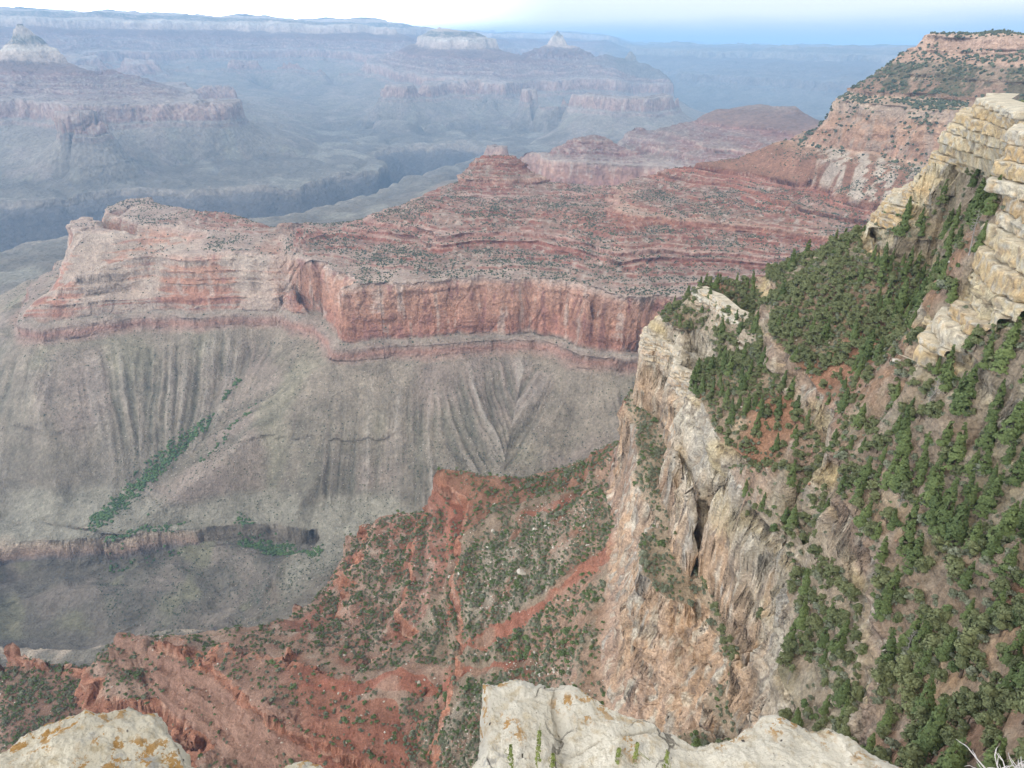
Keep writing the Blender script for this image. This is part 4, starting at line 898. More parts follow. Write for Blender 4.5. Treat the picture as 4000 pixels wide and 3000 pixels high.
# ------------------------------------------------------------------ planting the near slopes
def candidates(n, az0, az1, r0, r1, R):
    a = np.radians(R.uniform(az0, az1, n)); r = np.sqrt(R.uniform(r0*r0, r1*r1, n)); return r*np.sin(a), r*np.cos(a)
RP = np.random.default_rng(21)
Zn = {'forest': [(1890, 490), (2000, 480), (2090, 440), (2160, 400), (2130, 560), (2090, 670), (2000, 720), (1900, 700), (1840, 620), (1800, 560)],
      'wood': [(2010, 790), (2110, 735), (2212, 690), (2330, 640), (2330, 1250), (2212, 1280), (2060, 1190), (1940, 1240), (1860, 1180), (1830, 1080), (1900, 960), (1990, 880)],
      'scrub_top': [(1510, 625), (1640, 590), (1760, 540), (1880, 495), (1860, 640), (1960, 740), (1900, 770), (1740, 800), (1600, 830), (1640, 710)],
      'shelf': [(1450, 690), (1500, 690), (1590, 745), (1570, 810), (1500, 830), (1455, 770)],
      'red': [(1600, 850), (1760, 800), (1900, 780), (1990, 800), (1960, 890), (1850, 960), (1650, 960), (1510, 940)],
      'mid': [(1480, 900), (1640, 950), (1850, 970), (1830, 1080), (1860, 1180), (1700, 1190), (1560, 1100), (1480, 1060)],
      'low': [(1700, 1210), (1860, 1190), (1940, 1240), (1930, 1400), (1800, 1480), (1660, 1550), (1630, 1500), (1700, 1380)],
      'bottom': [(1640, 1540), (1800, 1480), (1930, 1420), (2100, 1400), (2212, 1290), (2400, 1300), (2400, 1800), (1600, 1800)],
      'ledge': [(1520, 1260), (1680, 1290), (1690, 1380), (1640, 1480), (1570, 1430)],
      'bluff': [(1930, 1245), (2060, 1195), (2170, 1210), (2120, 1330), (1960, 1420)]}
dens = {'forest': (1.0, .66), 'wood': (1.0, .72), 'scrub_top': (.85, .10), 'shelf': (.9, .12), 'red': (.26, .18), 'mid': (.72, .16), 'low': (.95, .20), 'bottom': (.9, .26), 'bluff': (.18, .2), 'ledge': (1.0, .1)}
words_ = {'forest': 'in the dark wood below the yellow ledges', 'wood': 'in the dense wood at the right edge', 'scrub_top': 'on the bushy crest of the spur', 'shelf': 'on the shelf at the tip of the pale cliff', 'red': 'on the bare red soil patch',
          'mid': 'on the slope above the pale cliff', 'low': 'above the streaked pink wall', 'bottom': 'on the slope at the lower right', 'bluff': 'on the small red bluff', 'ledge': 'on the ledge under the streaked pink wall', 'alcove': 'on the bench in the alcove of the pale cliff'}
x, y = candidates(170000, 7, 54, 40, 480, RP)
a_, q_ = to_aq(x, y); gg = look(_G, a_, q_); zz = look(_Z, a_, q_); zs_ = look(_ZS, a_, q_)
u, v, dd = project(np.stack([x, y, zz], 1))
P_ = np.zeros(len(x)); FR = np.zeros(len(x)); zone = np.full(len(x), '', dtype=object)
for k, poly in Zn.items():
    m = inpoly(u, v, poly); P_[m] = dens[k][0]; FR[m] = dens[k][1]; zone[m] = k
oth = (P_ == 0) & (zs_ > -150); P_[oth] = .25; FR[oth] = .3
clump = pn(x/13, y/13, 301)*.9+pn(x/5, y/5, 302)*.4
ok = (gg < 2.0) & (zs_ > -215) & (RP.random(len(x)) < np.clip(P_*(.55+clump), 0, 1)*.9) & seen(x, y, zz, 5.0) & (u > 1300) & (u < 2330) & (v < 1800)
x, y, zz, FR, zone, u, v, dd = [t[ok] for t in (x, y, zz, FR, zone, u, v, dd)]
kindf = RP.random(len(x)) < FR
hgt_ = np.where(kindf, RP.uniform(5.0, 12.5, len(x)), RP.uniform(2.0, 5.4, len(x))); hgt_ = np.where((zone == 'red') | (zone == 'mid'), hgt_*.8, hgt_)
keep = nearest_ok(list(zip(x, y)), [], np.where(kindf, hgt_*.26+.5, hgt_*.42+.4)); TREES = []
zz = ground(x, y)[0]
for i in keep: TREES.append((x[i], y[i], zz[i], hgt_[i], 'fir_tree' if kindf[i] else 'pinyon_tree', zone[i]))
# trees the photograph singles out: where the foot stands, height
for (uu, vv, H, kd, zn) in ((1900, 1345, 9.5, 'fir_tree', 'low'), (1855, 1430, 6.0, 'fir_tree', 'bottom'), (1775, 1440, 6.0, 'fir_tree', 'bottom'), (2090, 480, 12, 'fir_tree', 'forest'), (2020, 478, 9, 'fir_tree', 'forest'), (1950, 505, 9, 'fir_tree', 'forest'),
                            (1715, 925, 6.5, 'pinyon_tree', 'red'), (1652, 915, 5.0, 'pinyon_tree', 'red'), (2070, 900, 12, 'fir_tree', 'wood'), (2140, 860, 13, 'fir_tree', 'wood'), (2010, 1130, 11, 'fir_tree', 'wood'), (2060, 1170, 11, 'fir_tree', 'wood'), (1930, 1060, 11, 'fir_tree', 'wood'),
                            (1990, 1390, 7, 'fir_tree', 'bottom'), (1640, 1340, 4.2, 'pinyon_tree', 'low'), (1600, 1300, 3.5, 'pinyon_tree', 'low'), (1560, 1260, 3.0, 'pinyon_tree', 'ledge'), (1535, 1255, 2.6, 'pinyon_tree', 'ledge'), (1590, 1285, 3.2, 'pinyon_tree', 'ledge'), (1575, 1300, 2.2, 'pinyon_tree', 'ledge'), (1398, 1050, 3.6, 'pinyon_tree', 'alcove'), (1420, 1105, 3.4, 'pinyon_tree', 'alcove'), (1458, 1155, 2.6, 'pinyon_tree', 'alcove'), (1412, 1075, 2.4, 'pinyon_tree', 'alcove')):
    h = hit(uu, vv)
    if h is not None: TREES.append((h[0], h[1], h[2], H, kd, zn))
def sized(T): return T[3]/math.sqrt(T[0]**2+T[1]**2+T[2]**2)
cntk = {'fir_tree': 0, 'pinyon_tree': 0}; REST = {'fir_tree': [], 'pinyon_tree': []}; NT = []
for T in sorted(TREES, key=sized, reverse=True):
    if cntk[T[4]] < 300: cntk[T[4]] += 1; NT.append(T)
    else: REST[T[4]].append(T)
def tree_label(kd, H, zn, idx):
    sz = (('short', 'small'), ('middling', 'mid-sized'), ('tall', 'tall'))[0 if H < (6 if kd == 'fir_tree' else 3) else (1 if H < (9 if kd == 'fir_tree' else 4.3) else 2)][1]
    return '%s %s %s' % (sz, 'dark green conical fir' if kd == 'fir_tree' else 'round grey-green pinyon tree', words_.get(zn, 'on the rocky slope'))
CR_AR = np.array([[0, 0, 0]])
for i, (x0, y0, z0, H, kd, zn) in enumerate(NT):
    crown, trunk = KINDS[kd][int(RP.integers(0, 5))]; base = 9.0 if kd == 'fir_tree' else 5.0
    e = bpy.data.objects.new(kd, None); C.objects.link(e); e.empty_display_size = .3
    e.location = (x0, y0, z0-.1); e.rotation_euler = (RP.normal(0, .05), RP.normal(0, .05), RP.random()*6.28); s = H/base; wv = s*RP.uniform(.85, 1.2); e.scale = (wv, wv, s)
    tag(e, tree_label(kd, H, zn, i), 'tree', 'firs on the spur' if kd == 'fir_tree' else 'pinyons on the spur')
    c = bpy.data.objects.new('crown', crown); c.parent = e; C.objects.link(c); t = bpy.data.objects.new('trunk', trunk); t.parent = e; C.objects.link(t)
def merged_copies(name, items, meshes, base, mat, label, R, both=True):
    Vs, Fs, o = [], [], 0
    raw = []
    for me in meshes:
        vv = np.empty(len(me.vertices)*3, np.float32); me.vertices.foreach_get('co', vv); ff = np.empty(len(me.loops), np.int32); me.loops.foreach_get('vertex_index', ff); raw.append((vv.reshape(-1, 3), ff.reshape(-1, 4)))
    for (x0, y0, z0, H) in items:
        vv, ff = raw[int(R.integers(0, len(raw)))]; a = R.random()*6.28; s = H/base; ca, sa = math.cos(a)*s*R.uniform(.85, 1.25), math.sin(a)*s
        Vs.append(np.stack([vv[:, 0]*ca-vv[:, 1]*sa+x0, vv[:, 0]*sa+vv[:, 1]*ca+y0, vv[:, 2]*s+z0], 1)); Fs.append(ff+o); o += len(vv)
    if not Vs: return None
    ob = quick_mesh(name, np.concatenate(Vs), np.concatenate(Fs), mat, None, False); return tag(ob, label, None, None, 'stuff')
merged_copies('woodland', [t[:4] for t in REST['fir_tree']], [k[0] for k in KINDS['fir_tree']], 9.0, M_FIR, 'mass of small dark firs filling the wood', RP)
merged_copies('scrub', [t[:4] for t in REST['pinyon_tree']], [k[0] for k in KINDS['pinyon_tree']], 5.0, M_PIN, 'mass of small pinyons covering the spur', RP)
log('trees', cntk, {k: len(v_) for k, v_ in REST.items()})

# low bushes: spur, and the red slopes beneath
x, y = candidates(260000, -50, 50, 90, 640, RP); a_, q_ = to_aq(x, y); gg = look(_G, a_, q_); zz = look(_Z, a_, q_); zs_ = look(_ZS, a_, q_)
u, v, dd = project(np.stack([x, y, zz], 1)); lowr = (zs_ < -262)
P_ = np.where(lowr, .24, .95)
for poly, d_ in (([(1000, 1190), (1320, 1040), (1330, 1110), (1290, 1270), (1230, 1500), (1100, 1659), (900, 1659), (1000, 1480), (880, 1420), (960, 1300)], 1.3), ([(860, 1659), (900, 1550), (1060, 1500), (1050, 1659)], .9), ([(690, 1130), (930, 1110), (900, 1350), (800, 1420), (680, 1380)], .62),
                 ([(1060, 1060), (1320, 985), (1330, 1040), (1180, 1070)], .85), ([(560, 1400), (880, 1440), (860, 1560), (700, 1540), (560, 1460)], .12), ([(330, 1430), (560, 1480), (700, 1570), (600, 1659), (420, 1640)], .05), ([(0, 1400), (300, 1390), (330, 1600), (0, 1659)], .95),
                 ([(760, 1400), (860, 1400), (900, 1450), (780, 1480)], .7)):
    P_[inpoly(u, v, poly)] = d_
for poly in ([(640, 1480), (860, 1440), (1150, 1425), (1160, 1440), (960, 1480), (720, 1495)], [(960, 1420), (1100, 1330), (1290, 1190), (1320, 1180), (1315, 1215), (1190, 1300), (1060, 1400)], [(1120, 1100), (1170, 1075), (1330, 1035), (1180, 1110)]):
    P_[inpoly(u, v, poly)] = .03
for k in ('red',): P_[inpoly(u, v, Zn[k])] = .30
pass
cl_ = pn(x/16, y/16, 311)+.5*pn(x/5, y/5, 312)
ok = (gg < 2.6) & (RP.random(len(x)) < np.clip(P_*(.6+.9*cl_), 0, 1)*np.where(lowr, .75, 1.0)) & seen(x, y, zz, 1.2) & (u > -60) & (u < 2280) & (v < 1720) & ((zs_ > -215) | (zs_ < -262))
x, y, zz, u, v, dd, zs_ = [t[ok] for t in (x, y, zz, u, v, dd, zs_)]
H = RP.uniform(.7, 1.9, len(x))*np.where(zs_ < -262, 1.25, .95); H = np.where(RP.random(len(x)) < .07, H*1.7, H)
keep = np.array(nearest_ok(list(zip(x, y)), [], H*.72)); x, y, H, zs_, u, v = [t[keep] for t in (x, y, H, zs_, u, v)]; zz = ground(x, y)[0]
kd = np.where(RP.random(len(x)) < np.where(zs_ < -262, .42, .25), 'oak_bush', 'sage_bush'); siz = H/np.sqrt(x*x+y*y+zz*zz)
order = np.argsort(-siz); cb = {'oak_bush': 0, 'sage_bush': 0}; rb = {'oak_bush': [], 'sage_bush': []}
def where_low(u, v, zs):
    if zs > -262: return 'on the spur above the pale cliff' if u < 1700 else 'on the slope at the right'
    if u < 330: return 'on the slope at the far left'
    if u < 700: return 'beside the red crag' if v > 1380 else 'on the grey left edge of the red spur'
    return 'on the brushy slope beneath the pale cliff' if u > 950 else 'on the red slope beyond the crag'
for i in order:
    k = kd[i]
    if cb[k] < 300:
        cb[k] += 1; o = bpy.data.objects.new(k, SH[k][int(RP.integers(0, 4))]); C.objects.link(o); s = H[i]/1.3
        o.location = (x[i], y[i], zz[i]-.08); o.rotation_euler = (0, 0, RP.random()*6.28); wv = s*RP.uniform(.9, 1.4); o.scale = (wv, wv, s)
        tag(o, '%s %s bush %s' % ('small' if H[i] < 1.5 else 'large', 'bright green leafy' if k == 'oak_bush' else 'silvery grey-green', where_low(u[i], v[i], zs_[i])), 'bush', 'green bushes on the slopes' if k == 'oak_bush' else 'sage bushes on the slopes')
    else: rb[k].append((x[i], y[i], zz[i]-.08, H[i]))
SM = {k: [only_mesh('b', *round_crown(RS, 1.3, 1.0, 90, 5, .27), M_SAGE) for _ in range(3)] for k in rb}
merged_copies('ground_cover', rb['sage_bush'], SM['sage_bush'], 1.3, M_SAGE, 'silvery low brush covering the slopes', RP)
merged_copies('green_brush', rb['oak_bush'], SM['oak_bush'], 1.3, M_OAK, 'green low brush covering the slopes', RP)
log('bushes', cb, {k: len(v_) for k, v_ in rb.items()})
# standing dead trees
for i, (uu, vv, H, lb) in enumerate(((1998, 900, 10, 'grey dead tree with a dense mesh of twigs beside the red soil patch'), (2095, 545, 11, 'thin white dead trunk standing before the yellow ledges'), (1955, 1420, 7, 'grey brown dead tree at the foot of the small red bluff'), (1940, 1105, 6, 'bare grey snag among the firs of the right-hand wood'),
                                     (1800, 1140, 4, 'bare grey snag above the streaked pink wall'), (1590, 1020, 3.5, 'low bleached dead bush above the pale cliff'), (1640, 1085, 3.2, 'spreading silver dead bush on the cliff brink'), (1700, 1480, 4, 'pale bare bush above the right end of the foreground slab'))):
    h = hit(uu, vv)
    if h is None: continue
    o = bpy.data.objects.new('dead_tree', SNAGS[i % 4]); C.objects.link(o); o.location = h; o.rotation_euler = (RP.normal(0, .06), RP.normal(0, .06), i*1.3); o.scale = (H/6*1.1,)*2+(H/6,); tag(o, lb, 'dead tree')

# ------------------------------------------------------------------ stones
def stone(R, sub=2, flat=.7, rough=.28):
    import bmesh
    bm = bmesh.new(); bmesh.ops.create_icosphere(bm, subdivisions=sub, radius=1.0); V = np.array([vv.co[:] for vv in bm.verts]); F = np.array([[vv.index for vv in f.verts] for f in bm.faces]); bm.free()
    for k in range(9):                                                # cut flat joint faces
        n = R.normal(size=3); n /= np.linalg.norm(n); d = R.uniform(.45, .8); h = V@n-d; V = V-np.outer(np.maximum(h, 0), n)
    o = R.random(3)*50; V = V*(1+rough*.5*pn3(V[:, 0]*1.6+o[0], V[:, 1]*1.6+o[1], V[:, 2]*1.6+o[2], 9))[:, None]
    return V*np.array([R.uniform(.8, 1.3), R.uniform(.7, 1.0), flat*R.uniform(.7, 1.2)]), F
M_STONE = plain_material('pale_boulder', (.47, .42, .35), .9, .3, 1.5); M_RSTONE = plain_material('red_boulder', (.36, .20, .14), .9, .3, 1.5)
ST = [only_mesh('boulder', *stone(RS, 2), M_STONE) for _ in range(6)]; STR = [only_mesh('boulder', *stone(RS, 2), M_RSTONE) for _ in range(4)]
BL = [(973, 1252, 3.8, 'large white block, left of a pair, at the edge of the bare red slope'), (992, 1247, 2.6, 'smaller white block, right of a pair, at the edge of the bare red slope'), (1125, 1242, 5.0, 'tall pale block standing in the middle of the scree'), (1112, 1252, 3.0, 'pale block leaning against the tall block in the scree'), (1147, 1258, 3.2, 'pale tan slab below the tall block in the scree'),
      (1065, 1150, 3.6, 'pale pointed block at the upper left of the scree'), (1155, 1150, 4.0, 'tall tan block at the top of the scree'), (1178, 1140, 3.4, 'grey block right of the tall tan block at the top of the scree'), (1055, 1185, 2.8, 'pale tan block at the left side of the scree'), (1043, 1190, 2.2, 'small pale stone at the left side of the scree'), (1195, 1188, 2.6, 'pale block at the right of the scree'), (1020, 1285, 2.6, 'pale tan stone low on the scree'),
      (1165, 1470, 2.2, 'white stone alone near the foot of the pale cliff'), (1090, 1418, 2.2, 'white square block on the brushy slope above the bare red strip'), (1050, 1415, 1.6, 'small white block left of the square block above the bare red strip'), (905, 1476, 2.6, 'upright tan block at the left end of the bare red strip'), (917, 1470, 1.8, 'small pale stone beside the upright tan block'), (832, 1585, 1.6, 'white block on the red slope right of the crag'),
      (725, 1520, 1.6, 'pale square block on the bare red saddle'), (700, 1495, 1.2, 'small white stone on the bare red saddle'), (745, 1420, 2.0, 'cream boulder in the cluster by the dark gully'), (760, 1412, 1.6, 'small cream boulder in the cluster by the dark gully'), (1200, 1398, 1.6, 'white stone below the middle of the pale cliff'), (1185, 1460, 1.5, 'small white stone in the brush below the pale cliff'), (1460, 1205, 1.5, 'grey boulder wedged under the streaked pink wall'), (1565, 1240, 1.6, 'white flat stone under the streaked pink wall')]
for i, (uu, vv, sz, lb) in enumerate(BL):
    h = hit(uu, vv)
    if h is None: continue
    o = bpy.data.objects.new('boulder', ST[i % 6]); C.objects.link(o); o.location = h+np.array([0, 0, sz*.18]); o.rotation_euler = (RP.normal(0, .25), RP.normal(0, .25), RP.random()*6.28); o.scale = (sz*.6,)*3; tag(o, lb, 'boulder', 'boulders on the lower slopes')
def rubble(name, pts, size, meshes, mat, label, R, sink=.2):
    raw = []
    for vv, ff in meshes: raw.append((vv, ff))
    Vs, Fs, o = [], [], 0
    for (p, s) in zip(pts, size):
        vv, ff = raw[int(R.integers(0, len(raw)))]; a = R.random()*6.28; ca, sa = math.cos(a), math.sin(a)
        Vs.append(np.stack([(vv[:, 0]*ca-vv[:, 1]*sa)*s+p[0], (vv[:, 0]*sa+vv[:, 1]*ca)*s+p[1], vv[:, 2]*s+p[2]+s*sink], 1)); Fs.append(ff+o); o += len(vv)
    ob = quick_mesh(name, np.concatenate(Vs), np.concatenate(Fs), mat, None, False); return tag(ob, label, None, None, 'stuff')
SMALL = [stone(RS, 1) for _ in range(6)]
x, y = candidates(110000, -50, 45, 110, 640, RP); a_, q_ = to_aq(x, y); zz = look(_Z, a_, q_); gg = look(_G, a_, q_); zs_ = look(_ZS, a_, q_); u, v, dd = project(np.stack([x, y, zz], 1))
P_ = np.where(zs_ < -262, .07, .07)
for poly, d_ in (([(1010, 1230), (1070, 1150), (1180, 1080), (1260, 1060), (1290, 1110), (1180, 1260), (1060, 1330), (1000, 1310)], .9), ([(860, 1700), (930, 1560), (1080, 1440), (1230, 1370), (1240, 1500), (1230, 1700)], .8), ([(250, 1350), (350, 1365), (330, 1410), (240, 1400)], .9), ([(690, 1130), (930, 1100), (900, 1350), (680, 1380)], .25), ([(840, 1280), (930, 1240), (960, 1340), (830, 1380)], .5)):
    P_[inpoly(u, v, poly)] = d_
ok = (gg < 4) & (RP.random(len(x)) < P_*np.clip(.6+pn(x/14, y/14, 320), .05, 1)) & seen(x, y, zz, .8) & ((zs_ > -150) | (zs_ < -262)) & (u > -50) & (u < 2250)
x, y, zs_ = x[ok], y[ok], zs_[ok]; zz = ground(x, y)[0]; sz = .25+.9*RP.random(len(x))**4+.25*(RP.random(len(x)) < .1)
redm = (RP.random(len(x)) < np.where(zs_ > -150, .5, .25)); pts = np.stack([x, y, zz], 1)
rubble('scree', pts[~redm], sz[~redm], SMALL, M_STONE, 'pale broken stone scattered over the slopes', RP); rubble('red_scree', pts[redm], sz[redm], SMALL, M_RSTONE, 'reddish broken stone scattered over the slopes', RP)

# ------------------------------------------------------------------ brush and blocks far out on the red ridge and the talus
OCTA_V = np.array([(1, 0, 0), (-1, 0, 0), (0, 1, 0), (0, -1, 0), (0, 0, 1.0), (.5, .5, .6), (-.5, .4, .7), (0, 0, -.5)], float)
def blob(R):
    import bmesh
    bm = bmesh.new(); bmesh.ops.create_icosphere(bm, subdivisions=1, radius=1.0); V = np.array([vv.co[:] for vv in bm.verts]); F = np.array([[vv.index for vv in f.verts] for f in bm.faces]); bm.free()
    return V*(1+R.normal(0, .22, (len(V), 1)))*np.array([1, 1, .8]), F
BLOBS = [blob(RS) for _ in range(6)]
n = 420000; a_ = np.radians(RP.uniform(-38, 38, n)); q_ = RP.uniform(math.log(620), math.log(3000), n)
gg = look(_G, a_, q_); zz = look(_Z, a_, q_); zs_ = look(_ZS, a_, q_); r = np.exp(q_); x, y = r*np.sin(a_), r*np.cos(a_)
cl_ = pn(x/130, y/130, 330)+.6*pn(x/40, y/40, 331); azd = np.degrees(a_)
P_ = np.select([zs_ > 44, (zs_ < -36) & (zs_ > -112), zs_ > -150, zs_ > -262, zs_ > -352, zs_ > -525, zs_ > -700, zs_ > -960, zs_ > -1046], [.95, .8, .5, .8, .60, .42, .06, .11, .10], .16)
P_ = np.where((zs_ > -352) & (zs_ < -150) & (azd < 21), P_*.3, P_)
ok = ((gg < 1.8) | ((zs_ > -262) & (zs_ < -34) & (RP.random(n) < .6))) & (RP.random(n) < P_*np.clip(.55+.9*cl_, .02, 1.2)) & seen(x, y, zz, 2)
x, y, zs_, r = x[ok], y[ok], zs_[ok], r[ok]; zz = ground(x, y)[0]
sz = RP.uniform(1.1, 2.6, len(x))*np.where(zs_ > -270, 2.0, 1.0)*np.where(zs_ < -700, .75, 1.0); sz = np.where(zs_ > 40, 3.6, sz)
log('far brush', len(x)); rubble('distant_brush', np.stack([x, y, zz], 1), sz, BLOBS, M_BRUSH, 'dark brush dotting the red ridge and the valley slopes', RP, .4)
M_FST = plain_material('far_blocks', (.42, .36, .30), .9, .3, .2)
n = 300000; a_ = np.radians(RP.uniform(-36, 38, n)); q_ = RP.uniform(math.log(900), math.log(2700), n); gg = look(_G, a_, q_); zz = look(_Z, a_, q_); zs_ = look(_ZS, a_, q_); r = np.exp(q_); x, y = r*np.sin(a_), r*np.cos(a_)
cl_ = pn(x/110, y/110, 340)+.7*pn(x/35, y/35, 341); P_ = np.select([zs_ > -150, zs_ > -352, zs_ > -525, zs_ > -735, zs_ > -940], [.05, .25, .13, .05, .15], .03)
ok = (gg < 2.2) & (RP.random(n) < P_*np.clip(.35+1.3*cl_, 0, 1.2)) & seen(x, y, zz, 2); x, y, zs_ = x[ok], y[ok], zs_[ok]; zz = ground(x, y)[0]
sz = .6+1.9*RP.random(len(x))**3; log('far blocks', len(x)); rubble('distant_scree', np.stack([x, y, zz], 1), sz, SMALL[:4], M_FST, 'pale blocks strewn over benches and talus', RP)
# green thickets along the creek
pts, szs = [], []
for path, wdt, n in (([(437, 931), (400, 960), (367, 985), (340, 1015), (315, 1043), (285, 1070), (252, 1095), (225, 1118), (208, 1132)], 26, 700), ([(455, 905), (437, 931)], 12, 40), ([(520, 1172), (570, 1182), (620, 1192), (690, 1200)], 20, 420), ([(240, 1225), (270, 1205), (330, 1198), (400, 1190)], 16, 160), ([(430, 1000), (500, 930), (560, 870)], 14, 50), ([(480, 870), (520, 820)], 12, 40)):
    H_ = [hit(*p) for p in path]; H_ = [h for h in H_ if h is not None]
    for k in range(n):
        i = int(RP.integers(0, len(H_)-1)); t = RP.random(); p = H_[i]*(1-t)+H_[i+1]*t; pts.append((p[0]+RP.normal(0, wdt*.45), p[1]+RP.normal(0, wdt*.45))); szs.append(RP.uniform(1.6, 4.2))
pts = np.array(pts); zz = ground(pts[:, 0], pts[:, 1])[0]; rubble('creek_thicket', np.column_stack([pts, zz]), szs, BLOBS, M_THICK, 'green thicket lining the dry creek bed', RP, .5)
log('planted')
# ------------------------------------------------------------------ the rim at our feet: limestone blocks, plants, a dead branch
def limestone(name, base, lich=.56):
    m = bpy.data.materials.new(name); m.use_nodes = True; t = m.node_tree; b = t.nodes['Principled BSDF']; b.inputs['Roughness'].default_value = .88; b.inputs['Specular IOR Level'].default_value = .2
    ge = N(t, 'ShaderNodeNewGeometry')
    def noise(sc, det=6.0, ro=.6): n = N(t, 'ShaderNodeTexNoise', i_Scale=sc, i_Detail=det, i_Roughness=ro); t.links.new(ge.outputs['Position'], n.inputs['Vector']); return n.outputs[0]
    def rng_(x, a, c, lo=0.0, hi=1.0): r_ = N(t, 'ShaderNodeMapRange', interpolation_type='SMOOTHSTEP'); t.links.new(x, r_.inputs[0]); r_.inputs[1].default_value = a; r_.inputs[2].default_value = c; r_.inputs[3].default_value = lo; r_.inputs[4].default_value = hi; return r_.outputs[0]
    def mix(f, a, c):
        x = N(t, 'ShaderNodeMix', data_type='RGBA'); t.links.new(f, x.inputs[0])
        for i, q in ((6, a), (7, c)):
            if isinstance(q, tuple): x.inputs[i].default_value = (*q, 1)
            else: t.links.new(q, x.inputs[i])
        return x.outputs[2]
    c = mix(rng_(noise(3.2), .35, .65), base, tuple(k*.80 for k in base))
    c = mix(rng_(noise(14, 8, .7), .50, .68), c, (base[0]*.72, base[1]*.66, base[2]*.56))
    c = mix(rng_(noise(5.5, 7, .65), .58, .68), c, (.50, .47, .42))
    c = mix(rng_(noise(60, 4), .66, .72), c, (.30, .25, .19))
    lf = math_(t, 'MULTIPLY', rng_(noise(3.0, 2), lich-.06, lich+.05), rng_(noise(19, 9, .72), .525, .55))
    c = mix(math_(t, 'MULTIPLY', lf, .85), c, (.46, .235, .045))
    vo = N(t, 'ShaderNodeTexVoronoi', i_Scale=9.0); t.links.new(ge.outputs['Position'], vo.inputs['Vector'])
    c = mix(rng_(vo.outputs['Distance'], .085, .05), c, (.09, .075, .07))
    wc = N(t, 'ShaderNodeVectorMath', operation='ADD'); t.links.new(ge.outputs['Position'], wc.inputs[0]); nzc = N(t, 'ShaderNodeTexNoise', i_Scale=7.0, i_Detail=6.0); t.links.new(ge.outputs['Position'], nzc.inputs['Vector'])
    sc_ = N(t, 'ShaderNodeVectorMath', operation='SCALE', i_Scale=.16); t.links.new(nzc.outputs['Color'], sc_.inputs[0]); t.links.new(sc_.outputs[0], wc.inputs[1])
    ve = N(t, 'ShaderNodeTexVoronoi', feature='DISTANCE_TO_EDGE', i_Scale=3.1); t.links.new(wc.outputs[0], ve.inputs['Vector'])
    crack = math_(t, 'MULTIPLY', rng_(ve.outputs['Distance'], .016, .003), rng_(noise(1.7, 3), .50, .58))
    c = mix(math_(t, 'MULTIPLY', crack, .75), c, (.13, .11, .09))
    c = mix(rng_(noise(130, 5, .7), .62, .72), c, tuple(k*.7 for k in base))
    t.links.new(c, b.inputs['Base Color'])
    bp = N(t, 'ShaderNodeBump', i_Strength=1.0, i_Distance=.03); t.links.new(math_(t, 'ADD', noise(22, 10, .72), math_(t, 'SUBTRACT', math_(t, 'MULTIPLY', noise(90, 6, .7), .5), math_(t, 'MULTIPLY', crack, 1.5))), bp.inputs['Height']); t.links.new(bp.outputs[0], b.inputs['Normal']); return m
